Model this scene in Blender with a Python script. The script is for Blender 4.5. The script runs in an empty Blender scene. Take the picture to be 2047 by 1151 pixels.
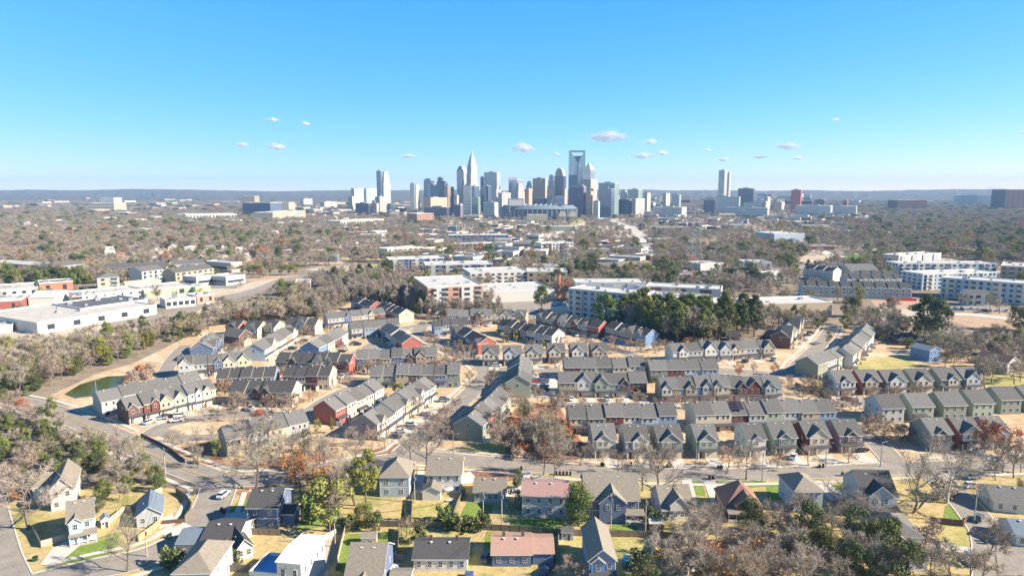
import bpy, math, random
import numpy as np
from mathutils import Vector, noise as mnoise
R = math.radians
sc = bpy.context.scene
col = sc.collection
rng = random.Random(7)
# ---------------------------------------------------------------- camera, world, sun, exposure
CH, PITCH, F = 88.0, math.atan((575.5-381)/1365), 1365.0
cam = bpy.data.objects.new('camera', bpy.data.cameras.new('camera')); col.objects.link(cam)
cam.data.lens = 36*F/2047; cam.data.sensor_width = 36; cam.data.clip_end = 60000; cam.data.clip_start = 1
cam.location = (0, 0, CH); cam.rotation_euler = (math.pi/2-PITCH, 0, 0)
sc.camera = cam
w = bpy.data.worlds.new('World'); sc.world = w; w.use_nodes = True
nt = w.node_tree; bg = nt.nodes['Background']
sky = nt.nodes.new('ShaderNodeTexSky'); sky.sky_type = 'NISHITA'; sky.sun_disc = False
SUN_AZ, SUN_EL = R(-11), R(31)          # azimuth from +X, counter-clockwise
sky.sun_elevation = SUN_EL; sky.sun_rotation = SUN_AZ-math.pi/2
sky.air_density = .6; sky.dust_density = 0.0; sky.ozone_density = 3.0; sky.altitude = 0
sx_ = nt.nodes.new('ShaderNodeSeparateXYZ'); cx_ = nt.nodes.new('ShaderNodeCombineXYZ'); nt.links.new(sky.outputs[0], sx_.inputs[0])
for i, (g_, k_) in enumerate(((1.36, .090), (.62, .318), (.10, .90))):          # tone response of each channel of the sky
    pw = nt.nodes.new('ShaderNodeMath'); pw.operation = 'POWER'; pw.inputs[1].default_value = g_; nt.links.new(sx_.outputs[i], pw.inputs[0])
    ml_ = nt.nodes.new('ShaderNodeMath'); ml_.operation = 'MULTIPLY'; ml_.inputs[1].default_value = k_*4.2; nt.links.new(pw.outputs[0], ml_.inputs[0]); nt.links.new(ml_.outputs[0], cx_.inputs[i])
tc_ = nt.nodes.new('ShaderNodeTexCoord'); sz_ = nt.nodes.new('ShaderNodeSeparateXYZ'); nt.links.new(tc_.outputs['Generated'], sz_.inputs[0])      # added dimming of the unseen sky overhead, to weaken fill and deepen shadows
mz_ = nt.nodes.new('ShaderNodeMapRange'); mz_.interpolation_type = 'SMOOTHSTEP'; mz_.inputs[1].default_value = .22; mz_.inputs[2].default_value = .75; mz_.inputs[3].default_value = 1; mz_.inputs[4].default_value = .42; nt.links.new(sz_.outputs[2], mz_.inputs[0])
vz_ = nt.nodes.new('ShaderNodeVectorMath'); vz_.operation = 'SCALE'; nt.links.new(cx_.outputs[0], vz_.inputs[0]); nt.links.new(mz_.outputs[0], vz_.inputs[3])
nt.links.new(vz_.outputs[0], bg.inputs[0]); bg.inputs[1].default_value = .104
sun = bpy.data.objects.new('sun', bpy.data.lights.new('sun', 'SUN')); col.objects.link(sun)
sun.data.energy = 5.0; sun.data.angle = R(0.5); sun.data.color = (1, .885, .72)
sd = Vector((math.cos(SUN_AZ)*math.cos(SUN_EL), math.sin(SUN_AZ)*math.cos(SUN_EL), math.sin(SUN_EL)))
sun.rotation_euler = sd.to_track_quat('Z', 'Y').to_euler()
sc.view_settings.view_transform = 'Standard'; sc.view_settings.look = 'None'
sc.view_settings.exposure = 1.22; sc.view_settings.gamma = 1
sc.render.engine = 'CYCLES'
sc.cycles.max_bounces = 4; sc.cycles.diffuse_bounces = 2; sc.cycles.volume_bounces = 0
sc.cycles.transparent_max_bounces = 32

# ---------------------------------------------------------------- pixel (2047 px wide photo) -> ground, metres
cp, sp = math.cos(PITCH), math.sin(PITCH)
def G(px, py, z=0.0):
    x = (px-1023.5)/F; v = (575.5-py)/F
    dy = cp+v*sp; dz = -sp+v*cp
    t = (CH-z)/-dz
    return (x*t, dy*t)
def px_of(X, Y, Z=0.0):
    dz = Z-CH
    dep = Y*cp-dz*sp; up = Y*sp+dz*cp
    return 1023.5+F*X/dep, 575.5-F*up/dep
def ZT(py, Y):                       # height seen at row py at distance Y
    v = (575.5-py)/F
    return CH+Y*(-sp+v*cp)/(cp+v*sp)

# ---------------------------------------------------------------- materials
M = {}
def newmat(name):
    m = bpy.data.materials.new(name); m.use_nodes = True
    return m, m.node_tree, m.node_tree.nodes['Principled BSDF']
def mat(name, c, rough=.8, var=.12, scale=.6, metal=0, rnd=0.0, spec=.3, scale2=None):
    m, t, b = newmat(name)
    b.inputs['Roughness'].default_value = rough; b.inputs['Metallic'].default_value = metal
    b.inputs['Specular IOR Level'].default_value = spec
    g = t.nodes.new('ShaderNodeNewGeometry')
    n = t.nodes.new('ShaderNodeTexNoise'); n.inputs['Scale'].default_value = scale; n.inputs['Detail'].default_value = 6; n.inputs['Roughness'].default_value = .7
    t.links.new(g.outputs['Position'], n.inputs['Vector'])
    mr = t.nodes.new('ShaderNodeMapRange'); mr.inputs[1].default_value = .25; mr.inputs[2].default_value = .75
    mr.inputs[3].default_value = 1-var; mr.inputs[4].default_value = 1+var
    t.links.new(n.outputs['Fac'], mr.inputs[0])
    mul = t.nodes.new('ShaderNodeVectorMath'); mul.operation = 'SCALE'
    mul.inputs[0].default_value = c
    nb = t.nodes.new('ShaderNodeTexNoise'); nb.inputs['Scale'].default_value = scale*7; nb.inputs['Detail'].default_value = 5; nb.inputs['Roughness'].default_value = .8; t.links.new(g.outputs['Position'], nb.inputs['Vector'])
    mb = t.nodes.new('ShaderNodeMapRange'); mb.inputs[1].default_value = .3; mb.inputs[2].default_value = .7; mb.inputs[3].default_value = 1-var*.9; mb.inputs[4].default_value = 1+var*.9; t.links.new(nb.outputs['Fac'], mb.inputs[0])
    mq = t.nodes.new('ShaderNodeMath'); mq.operation = 'MULTIPLY'; t.links.new(mr.outputs[0], mq.inputs[0]); t.links.new(mb.outputs[0], mq.inputs[1])
    last = mq.outputs[0]
    if rnd:
        oi = t.nodes.new('ShaderNodeObjectInfo')
        m2 = t.nodes.new('ShaderNodeMapRange'); m2.inputs[3].default_value = 1-rnd; m2.inputs[4].default_value = 1+rnd
        t.links.new(oi.outputs['Random'], m2.inputs[0])
        mm = t.nodes.new('ShaderNodeMath'); mm.operation = 'MULTIPLY'
        t.links.new(last, mm.inputs[0]); t.links.new(m2.outputs[0], mm.inputs[1]); last = mm.outputs[0]
        hs = t.nodes.new('ShaderNodeHueSaturation'); hs.inputs['Color'].default_value = (*c, 1)
        m3 = t.nodes.new('ShaderNodeMapRange'); m3.inputs[3].default_value = .5-rnd*.09; m3.inputs[4].default_value = .5+rnd*.09
        ml = t.nodes.new('ShaderNodeMath'); ml.operation = 'FRACT'; mk = t.nodes.new('ShaderNodeMath'); mk.operation = 'MULTIPLY'; mk.inputs[1].default_value = 7.31
        t.links.new(oi.outputs['Random'], mk.inputs[0]); t.links.new(mk.outputs[0], ml.inputs[0]); t.links.new(ml.outputs[0], m3.inputs[0])
        t.links.new(m3.outputs[0], hs.inputs['Hue']); t.links.new(hs.outputs[0], mul.inputs[0])
    t.links.new(last, mul.inputs[3])
    t.links.new(mul.outputs[0], b.inputs['Base Color'])
    M[name] = m
    return m
def patchmat(name, cols, s1=.02, s2=.4, rough=.95):
    """ground made of several colours mixed by two noises"""
    m, t, b = newmat(name); b.inputs['Roughness'].default_value = rough; b.inputs['Specular IOR Level'].default_value = .1
    g = t.nodes.new('ShaderNodeNewGeometry')
    n1 = t.nodes.new('ShaderNodeTexNoise'); n1.inputs['Scale'].default_value = s1; n1.inputs['Detail'].default_value = 9; n1.inputs['Roughness'].default_value = .72
    n2 = t.nodes.new('ShaderNodeTexNoise'); n2.inputs['Scale'].default_value = s2; n2.inputs['Detail'].default_value = 7; n2.inputs['Roughness'].default_value = .75
    for n in (n1, n2): t.links.new(g.outputs['Position'], n.inputs['Vector'])
    r = t.nodes.new('ShaderNodeValToRGB'); e = r.color_ramp.elements
    k = len(cols); e[0].position = .3; e[0].color = (*cols[0], 1); e[1].position = .7; e[1].color = (*cols[-1], 1)
    for i, c in enumerate(cols[1:-1]): el = e.new(.3+.4*(i+1)/(k-1)); el.color = (*c, 1)
    t.links.new(n1.outputs['Fac'], r.inputs[0])
    mr = t.nodes.new('ShaderNodeMapRange'); mr.inputs[1].default_value = .3; mr.inputs[2].default_value = .7; mr.inputs[3].default_value = .68; mr.inputs[4].default_value = 1.3
    t.links.new(n2.outputs['Fac'], mr.inputs[0])
    mul = t.nodes.new('ShaderNodeVectorMath'); mul.operation = 'SCALE'
    n3 = t.nodes.new('ShaderNodeTexNoise'); n3.inputs['Scale'].default_value = s2*7; n3.inputs['Detail'].default_value = 5; n3.inputs['Roughness'].default_value = .85; t.links.new(g.outputs['Position'], n3.inputs['Vector'])
    m3 = t.nodes.new('ShaderNodeMapRange'); m3.inputs[1].default_value = .3; m3.inputs[2].default_value = .7; m3.inputs[3].default_value = .72; m3.inputs[4].default_value = 1.25; t.links.new(n3.outputs['Fac'], m3.inputs[0]); mq = t.nodes.new('ShaderNodeMath'); mq.operation = 'MULTIPLY'; t.links.new(mr.outputs[0], mq.inputs[0]); t.links.new(m3.outputs[0], mq.inputs[1])
    t.links.new(r.outputs[0], mul.inputs[0]); t.links.new(mq.outputs[0], mul.inputs[3]); t.links.new(mul.outputs[0], b.inputs['Base Color'])
    M[name] = m; return m
def gridmat(name, c1, c2, px=6., pz=8., dx=.5, dz=.6, rough=.35, metal=.2):
    """facade pattern: openings c2 in wall c1"""
    m, t, b = newmat(name); b.inputs['Roughness'].default_value = rough; b.inputs['Metallic'].default_value = metal
    tc = t.nodes.new('ShaderNodeTexCoord'); s = t.nodes.new('ShaderNodeSeparateXYZ'); t.links.new(tc.outputs['Object'], s.inputs[0])
    def M2(op, a, bb):
        n = t.nodes.new('ShaderNodeMath'); n.operation = op
        for i, v in enumerate((a, bb)):
            if v is None: continue
            if isinstance(v, (int, float)): n.inputs[i].default_value = v
            else: t.links.new(v, n.inputs[i])
        return n.outputs[0]
    xy = M2('ADD', s.outputs[0], s.outputs[1])
    fx = M2('LESS_THAN', M2('FRACT', M2('DIVIDE', M2('ADD', xy, 5000), px), None), dx)
    fz = M2('LESS_THAN', M2('FRACT', M2('DIVIDE', M2('ADD', s.outputs[2], 5000), pz), None), dz)
    f = M2('MULTIPLY', fx, fz)
    g = t.nodes.new('ShaderNodeNewGeometry'); n = t.nodes.new('ShaderNodeTexNoise'); n.inputs['Scale'].default_value = .05; n.inputs['Detail'].default_value = 4
    t.links.new(g.outputs['Position'], n.inputs[0])
    mx = t.nodes.new('ShaderNodeMix'); mx.data_type = 'RGBA'; mx.inputs[6].default_value = (*c1, 1); mx.inputs[7].default_value = (*c2, 1)
    t.links.new(f, mx.inputs[0])
    mr = t.nodes.new('ShaderNodeMapRange'); mr.inputs[3].default_value = .75; mr.inputs[4].default_value = 1.25; t.links.new(n.outputs['Fac'], mr.inputs[0])
    mul = t.nodes.new('ShaderNodeVectorMath'); mul.operation = 'SCALE'; t.links.new(mx.outputs[2], mul.inputs[0]); t.links.new(mr.outputs[0], mul.inputs[3])
    t.links.new(mul.outputs[0], b.inputs['Base Color'])
    M[name] = m; return m
# walls
WALL = dict(c=('siding_cream', (.54, .47, .36)), w=('siding_white', (.58, .56, .52)), g=('siding_green', (.25, .265, .22)), d=('brick_dark_red', (.16, .055, .045)),
    r=('siding_red', (.34, .11, .09)), b=('siding_blue', (.24, .31, .42)), n=('siding_slate_blue', (.13, .17, .27)), t=('siding_tan', (.42, .34, .25)),
    k=('brick_brown', (.15, .085, .07)), y=('siding_yellow', (.56, .51, .34)), l=('siding_grey', (.42, .43, .43)), e=('siding_sage', (.33, .37, .29)), m=('siding_mauve', (.33, .29, .29)),
    B=('siding_bright_blue', (.15, .24, .42)), a=('siding_pale_blue', (.38, .46, .53)), p=('brick_pink', (.50, .27, .20)), v=('siding_bright_green', (.42, .62, .30)), o=('brick_orange', (.48, .19, .12)))
for k, (nm, c) in WALL.items(): WALL[k] = mat(nm, c, .75, .10, .8)
RO = dict(g=mat('shingle_grey', (.138, .133, .127), .85, .3, 1.3, rnd=.22), t=mat('shingle_tan', (.24, .21, .17), .85, .26, 1.6, rnd=.08), k=mat('shingle_charcoal', (.075, .072, .072), .85, .22, 1.6, rnd=.08),
    b=mat('shingle_brown', (.26, .15, .11), .85, .2, 1.6), p=mat('roof_metal_pink', (.37, .225, .20), .6, .10, .8), c=mat('shingle_copper', (.40, .25, .19), .8, .14, 1.2),
    w=mat('roof_white', (.55, .52, .47), .6, .22, .12), s=mat('roof_membrane_grey', (.50, .465, .41), .8, .25, .15), W=mat('roof_bright_white', (.82, .82, .81), .6, .03, .3), B=mat('roof_underlay_blue', (.22, .38, .62), .5, .08, .5), n=mat('roof_metal_slate', (.17, .21, .25), .5, .1, .6), d=mat('roof_membrane_dark', (.12, .12, .13), .8, .2, .15))
TRIM = mat('trim_white', (.66, .65, .62), .6, .05); GLASS = mat('window_glass', (.035, .045, .065), .12, .2, 1, spec=.6)
GAR = mat('garage_door_cream', (.56, .50, .43), .6, .05); DOOR = mat('door_dark', (.10, .05, .04), .5, .1); PORCH = mat('porch_roof_charcoal', (.07, .07, .08), .8, .15)
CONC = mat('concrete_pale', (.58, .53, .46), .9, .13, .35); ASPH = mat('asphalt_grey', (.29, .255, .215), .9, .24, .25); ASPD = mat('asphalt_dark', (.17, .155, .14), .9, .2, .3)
KERB = mat('kerb_concrete', (.60, .56, .49), .9, .1); WOODF = mat('fence_wood_grey', (.20, .165, .13), .9, .2, 1.5); WOODN = mat('fence_wood_new', (.55, .38, .20), .9, .15, 1.5)
WOODP = mat('fence_wood_pale', (.42, .37, .30), .9, .15, 1.5)
METAL = mat('metal_grey', (.33, .34, .35), .5, .1, metal=.5); BLACK = mat('plastic_black', (.02, .02, .022), .5, .1); TYRE = mat('tyre_rubber', (.02, .02, .02), .8, .1)
SOLAR = mat('solar_panel_dark', (.05, .045, .07), .2, .1, metal=.3); YEL = mat('paint_yellow', (.70, .48, .12), .7, .15); PAINTW = mat('paint_white', (.75, .75, .73), .7, .1)
REDN = mat('red_mesh', (.62, .06, .04), .8, .15)
# ground
patchmat('ground_leaf_litter', [(.09, .08, .05), (.20, .16, .12), (.31, .25, .19), (.22, .175, .13), (.38, .32, .24)], .012, .25)
patchmat('grass_straw', [(.34, .24, .14), (.56, .43, .27), (.50, .35, .21), (.62, .51, .35), (.45, .38, .22)], .035, .35)
patchmat('grass_foreground', [(.22, .22, .07), (.46, .36, .15), (.50, .38, .20), (.30, .29, .09), (.56, .43, .25)], .06, .5)
patchmat('grass_green', [(.13, .21, .04), (.22, .29, .07), (.17, .24, .05), (.33, .32, .12)], .12, 1.2)
patchmat('grass_yellow', [(.42, .36, .13), (.50, .42, .18), (.36, .33, .11), (.52, .40, .20)], .1, .9)
patchmat('leaf_mulch', [(.34, .16, .09), (.42, .22, .13), (.26, .13, .08), (.46, .30, .18)], .1, .8)
patchmat('clay_red', [(.42, .27, .18), (.48, .34, .23), (.40, .28, .20)], .05, .4)
patchmat('gravel_tan', [(.46, .38, .29), (.54, .46, .36), (.38, .30, .23)], .05, .4)
patchmat('forest_far', [(.07, .065, .05), (.15, .115, .09), (.11, .095, .06), (.19, .15, .11), (.08, .085, .05)], .006, .02)
m, t, b = newmat('pond_water'); b.inputs['Base Color'].default_value = (.05, .075, .02, 1); b.inputs['Roughness'].default_value = .12; b.inputs['Specular IOR Level'].default_value = .18
n_ = t.nodes.new('ShaderNodeTexNoise'); n_.inputs['Scale'].default_value = 1.5; bp_ = t.nodes.new('ShaderNodeBump'); bp_.inputs['Strength'].default_value = .08; t.links.new(n_.outputs['Fac'], bp_.inputs['Height']); t.links.new(bp_.outputs[0], b.inputs['Normal']); M['pond_water'] = m

# ---------------------------------------------------------------- object helpers
def tag(o, label=None, cat=None, group=None, kind=None):
    if label: label = ' '.join(label.split()[:16]).rstrip(',')
    if label: o['label'] = label
    if cat: o['category'] = cat
    if group: o['group'] = group
    if kind: o['kind'] = kind
    return o
def mesh(name, vs, fs, mats, mi=None):
    me = bpy.data.meshes.new(name); me.from_pydata(vs, [], fs)
    for x in (mats if isinstance(mats, (list, tuple)) else [mats]): me.materials.append(x)
    if mi: me.polygons.foreach_set('material_index', mi)
    return me
def put(name, me, parent=None, loc=(0, 0, 0), rz=0, scale=None):
    o = bpy.data.objects.new(name, me); col.objects.link(o); o.location = loc
    if rz: o.rotation_euler = (0, 0, rz)
    if scale: o.scale = scale
    if parent: o.parent = parent
    return o
def root(name, label, cat, loc, rz=0, group=None):
    o = bpy.data.objects.new(name, None); col.objects.link(o); o.location = loc; o.rotation_euler = (0, 0, rz); o.empty_display_size = .5
    return tag(o, label, cat, group)
def copy_tree(o, parent=None):
    c = o.copy(); col.objects.link(c); c.parent = parent
    for ch in KIDS.get(o.name, []): copy_tree(ch, c)
    return c
KIDS = {}
class MB:
    def __init__(s): s.v = []; s.f = []; s.mi = []
    def face(s, pts, m=0):
        b = len(s.v); s.v += [tuple(p) for p in pts]; s.f.append(tuple(range(b, b+len(pts)))); s.mi.append(m)
    def box(s, x0, x1, y0, y1, z0, z1, m=0, mt=None):
        a = [(x0, y0), (x1, y0), (x1, y1), (x0, y1)]
        for i in range(4):
            p, q = a[i], a[(i+1) % 4]; s.face([(*p, z0), (*q, z0), (*q, z1), (*p, z1)], m)
        s.face([(*p, z1) for p in a], m if mt is None else mt); s.face([(*p, z0) for p in a[::-1]], m)
    def prism(s, prof, a0, a1, axis, m=0):
        """profile polygon [(u,z)] extruded along axis 'x' or 'y'"""
        P = (lambda u, z, a: (a, u, z)) if axis == 'x' else (lambda u, z, a: (u, a, z))
        n = len(prof)
        for i in range(n):
            (u, z), (u2, z2) = prof[i], prof[(i+1) % n]; s.face([P(u, z, a0), P(u2, z2, a0), P(u2, z2, a1), P(u, z, a1)], m)
        s.face([P(u, z, a0) for u, z in prof[::-1]], m); s.face([P(u, z, a1) for u, z in prof], m)
    def tube(s, p, q, r0, r1, n=6, m=0):
        p, q = Vector(p), Vector(q); d = (q-p).normalized(); u = d.orthogonal().normalized(); v = d.cross(u)
        A = [p+(u*math.cos(2*math.pi*i/n)+v*math.sin(2*math.pi*i/n))*r0 for i in range(n)]
        B = [q+(u*math.cos(2*math.pi*i/n)+v*math.sin(2*math.pi*i/n))*r1 for i in range(n)]
        for i in range(n): s.face([A[i], A[(i+1) % n], B[(i+1) % n], B[i]], m)
        s.face(B, m); s.face(A[::-1], m)
    def mesh(s, name, mats): return mesh(name, s.v, s.f, mats, s.mi)
    def build(s, name, mats, parent=None, **k): return put(name, s.mesh(name, mats), parent, **k)
RECTS = []      # occupied footprints: (cx, cy, ax, ay, halfL, halfD)
ROADS = []      # polylines with half widths
def occupy(x, y, ux, uy, L, D, pad=1.5):
    cx, cy = x+ux*L/2-uy*D/2, y+uy*L/2+ux*D/2
    RECTS.append((cx, cy, ux, uy, L/2+pad, D/2+pad))

# shared small parts
def winmesh(near):
    b = MB(); b.box(-.5, .5, -.06, .02, 0, 1, 1); b.box(-.40, .40, -.085, -.06, .08, .92, 0)
    return b.mesh('window', [GLASS, TRIM])
WIN = winmesh(False)
b_ = MB(); b_.box(-.42, .42, -.05, .02, .04, .96, 0); PANE = b_.mesh('window', [GLASS])
b_ = MB(); [b_.box(*q, 0) for q in ((-.5, -.42, -.1, .0, 0, 1), (.42, .5, -.1, .0, 0, 1), (-.42, .42, -.1, 0, .94, 1.0), (-.42, .42, -.1, 0, 0, .06), (-.03, .03, -.08, 0, .06, .94), (-.42, -.03, -.08, 0, .49, .53), (.03, .42, -.08, 0, .49, .53))]; FRAME = b_.mesh('frame', [TRIM])
b_ = MB(); b_.box(-.5, .5, -.07, .02, 0, 1, 0); [b_.box(-.46, .46, -.085, -.07, z, z+.2, 0) for z in (.03, .27, .51, .75)]; GDOOR = b_.mesh('garage_door', [GAR])
b_ = MB(); b_.box(-.5, .5, -.06, .02, 0, 1, 1); b_.box(-.38, .38, -.09, -.06, 0, .93, 0); DOORM = b_.mesh('door', [DOOR, TRIM])
b_ = MB(); b_.tube((0, 0, -.3), (0, 0, .7), .12, .12, 6); b_.box(-.3, .3, -.3, .3, .7, .78); VENT = b_.mesh('vent_pipe', [TRIM])
def window(rt, x, y, z, wd, ht, rz=0, near=False):
    if near:
        p = put('window', PANE, rt, (x, y, z), rz, (wd, 1, ht)); put('frame', FRAME, p)
    else: put('window', WIN, rt, (x, y, z), rz, (wd, 1, ht))
def shell(rt, x0, x1, y0, y1, zb, h, rise, wm, rm, ridge='x', oh=.35, ohx=None, t=.22, wall='wall', roof='roof', trim=TRIM):
    """one block: wall mesh and roof mesh"""
    ohx = oh if ohx is None else ohx
    b = MB(); r = MB()
    if ridge in 'xy':
        a0, a1, c0, c1 = (x0, x1, y0, y1) if ridge == 'x' else (y0, y1, x0, x1)
        cm = (c0+c1)/2; sl = rise/((c1-c0)/2)
        b.prism([(c0, zb), (c1, zb), (c1, h), (cm, h+rise), (c0, h)], a0, a1, ridge)
        for s_, c in ((-1, c0), (1, c1)):
            e = c+s_*oh; ze = h-oh*sl
            A = [(e, ze+.005), (cm, h+rise+.005), (cm, h+rise+t), (e, ze+t)]
            P = (lambda u, z, a: (a, u, z)) if ridge == 'x' else (lambda u, z, a: (u, a, z))
            q0, q1 = a0-ohx, a1+ohx
            r.face([P(*A[2], q0), P(*A[3], q0), P(*A[3], q1), P(*A[2], q1)], 0)
            r.face([P(*A[0], q0), P(*A[1], q0), P(*A[1], q1), P(*A[0], q1)], 1)
            r.face([P(*A[0], q0), P(*A[3], q0), P(*A[3], q1), P(*A[0], q1)], 1)
            for q in (q0, q1): r.face([P(*p, q) for p in A], 1)
    elif ridge == 'h':
        b.box(x0, x1, y0, y1, zb, h)
        X0, X1, Y0, Y1 = x0-oh, x1+oh, y0-oh, y1+oh; W, D = X1-X0, Y1-Y0
        k = min(W, D)/2; ym = (Y0+Y1)/2; xm = (X0+X1)/2
        if W >= D: p, q = (X0+k*.999, ym), (X1-k*.999, ym)
        else: p, q = (xm, Y0+k*.999), (xm, Y1-k*.999)
        z = h+.01; zt = h+t; T = h+t+rise
        c = [(X0, Y0), (X1, Y0), (X1, Y1), (X0, Y1)]
        for i in range(4): a, d = c[i], c[(i+1) % 4]; r.face([(*a, z), (*d, z), (*d, zt), (*a, zt)], 1)
        r.face([(*a, z) for a in c[::-1]], 1)
        if W >= D:
            r.face([(*c[0], zt), (*c[1], zt), (*q, T), (*p, T)]); r.face([(*c[1], zt), (*c[2], zt), (*q, T)]); r.face([(*c[2], zt), (*c[3], zt), (*p, T), (*q, T)]); r.face([(*c[3], zt), (*c[0], zt), (*p, T)])
        else:
            r.face([(*c[0], zt), (*c[1], zt), (*p, T)]); r.face([(*c[1], zt), (*c[2], zt), (*q, T), (*p, T)]); r.face([(*c[2], zt), (*c[3], zt), (*q, T)]); r.face([(*c[3], zt), (*c[0], zt), (*p, T), (*q, T)])
    else:                                   # flat roof with parapet
        b.box(x0, x1, y0, y1, zb, h)
        r.box(x0+.3, x1-.3, y0+.3, y1-.3, h+.01, h+.12, 0)
        for q in ((x0-.1, x1+.1, y0-.1, y0+.28), (x0-.1, x1+.1, y1-.28, y1+.1), (x0-.1, x0+.28, y0+.28, y1-.28), (x1-.28, x1+.1, y0+.28, y1-.28)): r.box(*q, h+.01, h+.9, 1)
    if wall: b.build(wall, wm, rt)
    r.build(roof, [rm, trim], rt)

# ---------------------------------------------------------------- the ground, roads, water
def sheet(name, pts, m, z, world=False, sub=0):
    P = [p if world else G(*p) for p in pts]
    b = MB(); b.face([(x, y, z) for x, y in P]); o = b.build(name, m); tag(o, kind='structure'); return o
gb = MB(); gb.face([(-10500, -300, 0), (10500, -300, 0), (10500, 9800, 0), (-10500, 9800, 0)]); tag(gb.build('ground', M['ground_leaf_litter']), kind='structure')
zc = [0]
def nz(base):
    zc[0] += 1; return base+.004*(zc[0] % 9)
def smooth(pts, step=3.0):
    """Catmull-Rom in world space"""
    P = [Vector(G(*p)) for p in pts]; P = [P[0]*2-P[1]]+P+[P[-1]*2-P[-2]]; out = []
    for i in range(1, len(P)-2):
        a, b, c, d = P[i-1:i+3]; n = max(2, int((c-b).length/step))
        for k in range(n):
            t = k/n; out.append(.5*((2*b)+(c-a)*t+(2*a-5*b+4*c-d)*t*t+(3*b-a-3*c+d)*t**3))
    out.append(P[-2]); return out
def strip(P, o0, o1):
    L = []; Rr = []
    for i, p in enumerate(P):
        d = (P[min(i+1, len(P)-1)]-P[max(i-1, 0)]).normalized(); n = Vector((-d.y, d.x)); L.append(p+n*o0); Rr.append(p+n*o1)
    return L, Rr
def inroad(p, skip, extra=0.0):
    for k, (Q, hw) in enumerate(ROADS):
        if k == skip: continue
        for q in Q[::1]:
            if (q-p).length < hw+extra: return True
    return False
ROADDEF = [
 # points, width, kind of kerb/walk, material, yellow line
 ([(2150, 922), (1950, 931), (1800, 936), (1600, 945), (1400, 949), (1200, 943), (1060, 931), (940, 921), (820, 913), (700, 932), (560, 956), (440, 962)], 9.0, 'kw', ASPH, 0),
 ([(440, 962), (370, 937), (290, 902), (240, 878), (190, 855), (140, 836), (85, 815), (20, 800)], 10.0, 'kw', ASPH, 1),
 ([(440, 962), (428, 1000), (402, 1048), (350, 1088), (275, 1118), (180, 1138), (60, 1168)], 10.0, 'kw', ASPH, 0),
 ([(25, 1190), (-5, 1120), (-22, 1050), (-40, 985), (-80, 940)], 9.5, 'k', ASPH, 0),
 ([(800, 912), (838, 878), (880, 838), (930, 795), (962, 762), (972, 742), (950, 722), (905, 702), (862, 678), (838, 660), (850, 648)], 9.0, 'kw', ASPH, 0),
 ([(970, 742), (1010, 738), (1070, 739), (1120, 740)], 8.0, 'k', ASPH, 0),
 ([(295, 872), (325, 852), (380, 838), (450, 829), (560, 833), (615, 822), (650, 800), (690, 780), (735, 762)], 7.0, 'k', ASPH, 0),
 ([(325, 862), (362, 875), (440, 872)], 6.0, '', ASPH, 0),
 ([(1290, 722), (1330, 738), (1440, 741), (1570, 748), (1600, 725), (1632, 696), (1655, 668), (1662, 650)], 8.0, 'kw', ASPH, 0),
 ([(1110, 808), (1300, 812), (1450, 812), (1590, 811), (1640, 826), (1700, 852), (1745, 880), (1788, 925)], 7.5, 'k', ASPH, 0),
 ([(1590, 806), (1680, 806), (1800, 803), (1920, 799), (2080, 789)], 7.5, 'kw', ASPH, 0),
 ([(955, 694), (1030, 702), (1110, 706), (1190, 694), (1240, 700), (1275, 716), (1290, 728)], 7.0, 'k', ASPH, 0),
 ([(500, 762), (540, 742), (585, 718), (630, 692), (668, 668), (720, 660), (800, 656), (850, 648), (890, 652)], 7.5, 'kw', ASPH, 0),
 ([(425, 726), (470, 700), (520, 682), (560, 674)], 6.5, 'k', ASPH, 0),
 ([(300, 790), (322, 756), (350, 712), (372, 690)], 7.0, 'k', ASPH, 0),
 ([(1850, 938), (1885, 966), (1920, 998), (1952, 1035), (1980, 1082), (1988, 1180)], 8.0, 'k', ASPH, 0),
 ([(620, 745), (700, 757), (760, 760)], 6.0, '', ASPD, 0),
 ([(200, 650), (330, 632), (430, 603), (520, 578), (565, 562), (640, 546), (720, 536)], 16.0, '', ASPH, 0),
 ([(1100, 655), (1130, 662), (1180, 668)], 7.0, '', ASPH, 0),
 ([(1170, 418), (1190, 430), (1235, 446), (1262, 458), (1278, 474)], 26.0, '', CONC, 0),
 ([(1350, 560), (1500, 556), (1600, 548)], 9.0, '', ASPH, 0),
 ([(-80, 572), (120, 535), (300, 512), (480, 500), (760, 502), (1000, 520)], 13.0, '', CONC, 0), ([(480, 500), (600, 462), (760, 442), (860, 426)], 18.0, '', CONC, 0), ([(1278, 474), (1296, 505), (1282, 540)], 15.0, '', CONC, 0), ([(1000, 520), (1080, 482), (1170, 446)], 18.0, '', CONC, 0),
 ([(1680, 515), (1560, 476), (1460, 440)], 18.0, '', CONC, 0), ([(-60, 470), (300, 462), (600, 452), (900, 452), (1060, 462)], 20.0, '', CONC, 0), ([(1300, 430), (1500, 424), (1760, 428), (2100, 440)], 22.0, '', CONC, 0),
 ([(1720, 640), (1830, 632), (1920, 628), (2047, 640)], 11.0, '', CONC, 0),
]
for pts, wd, kw, m, yl in ROADDEF: ROADS.append((smooth(pts, 3.0), wd/2))
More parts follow.
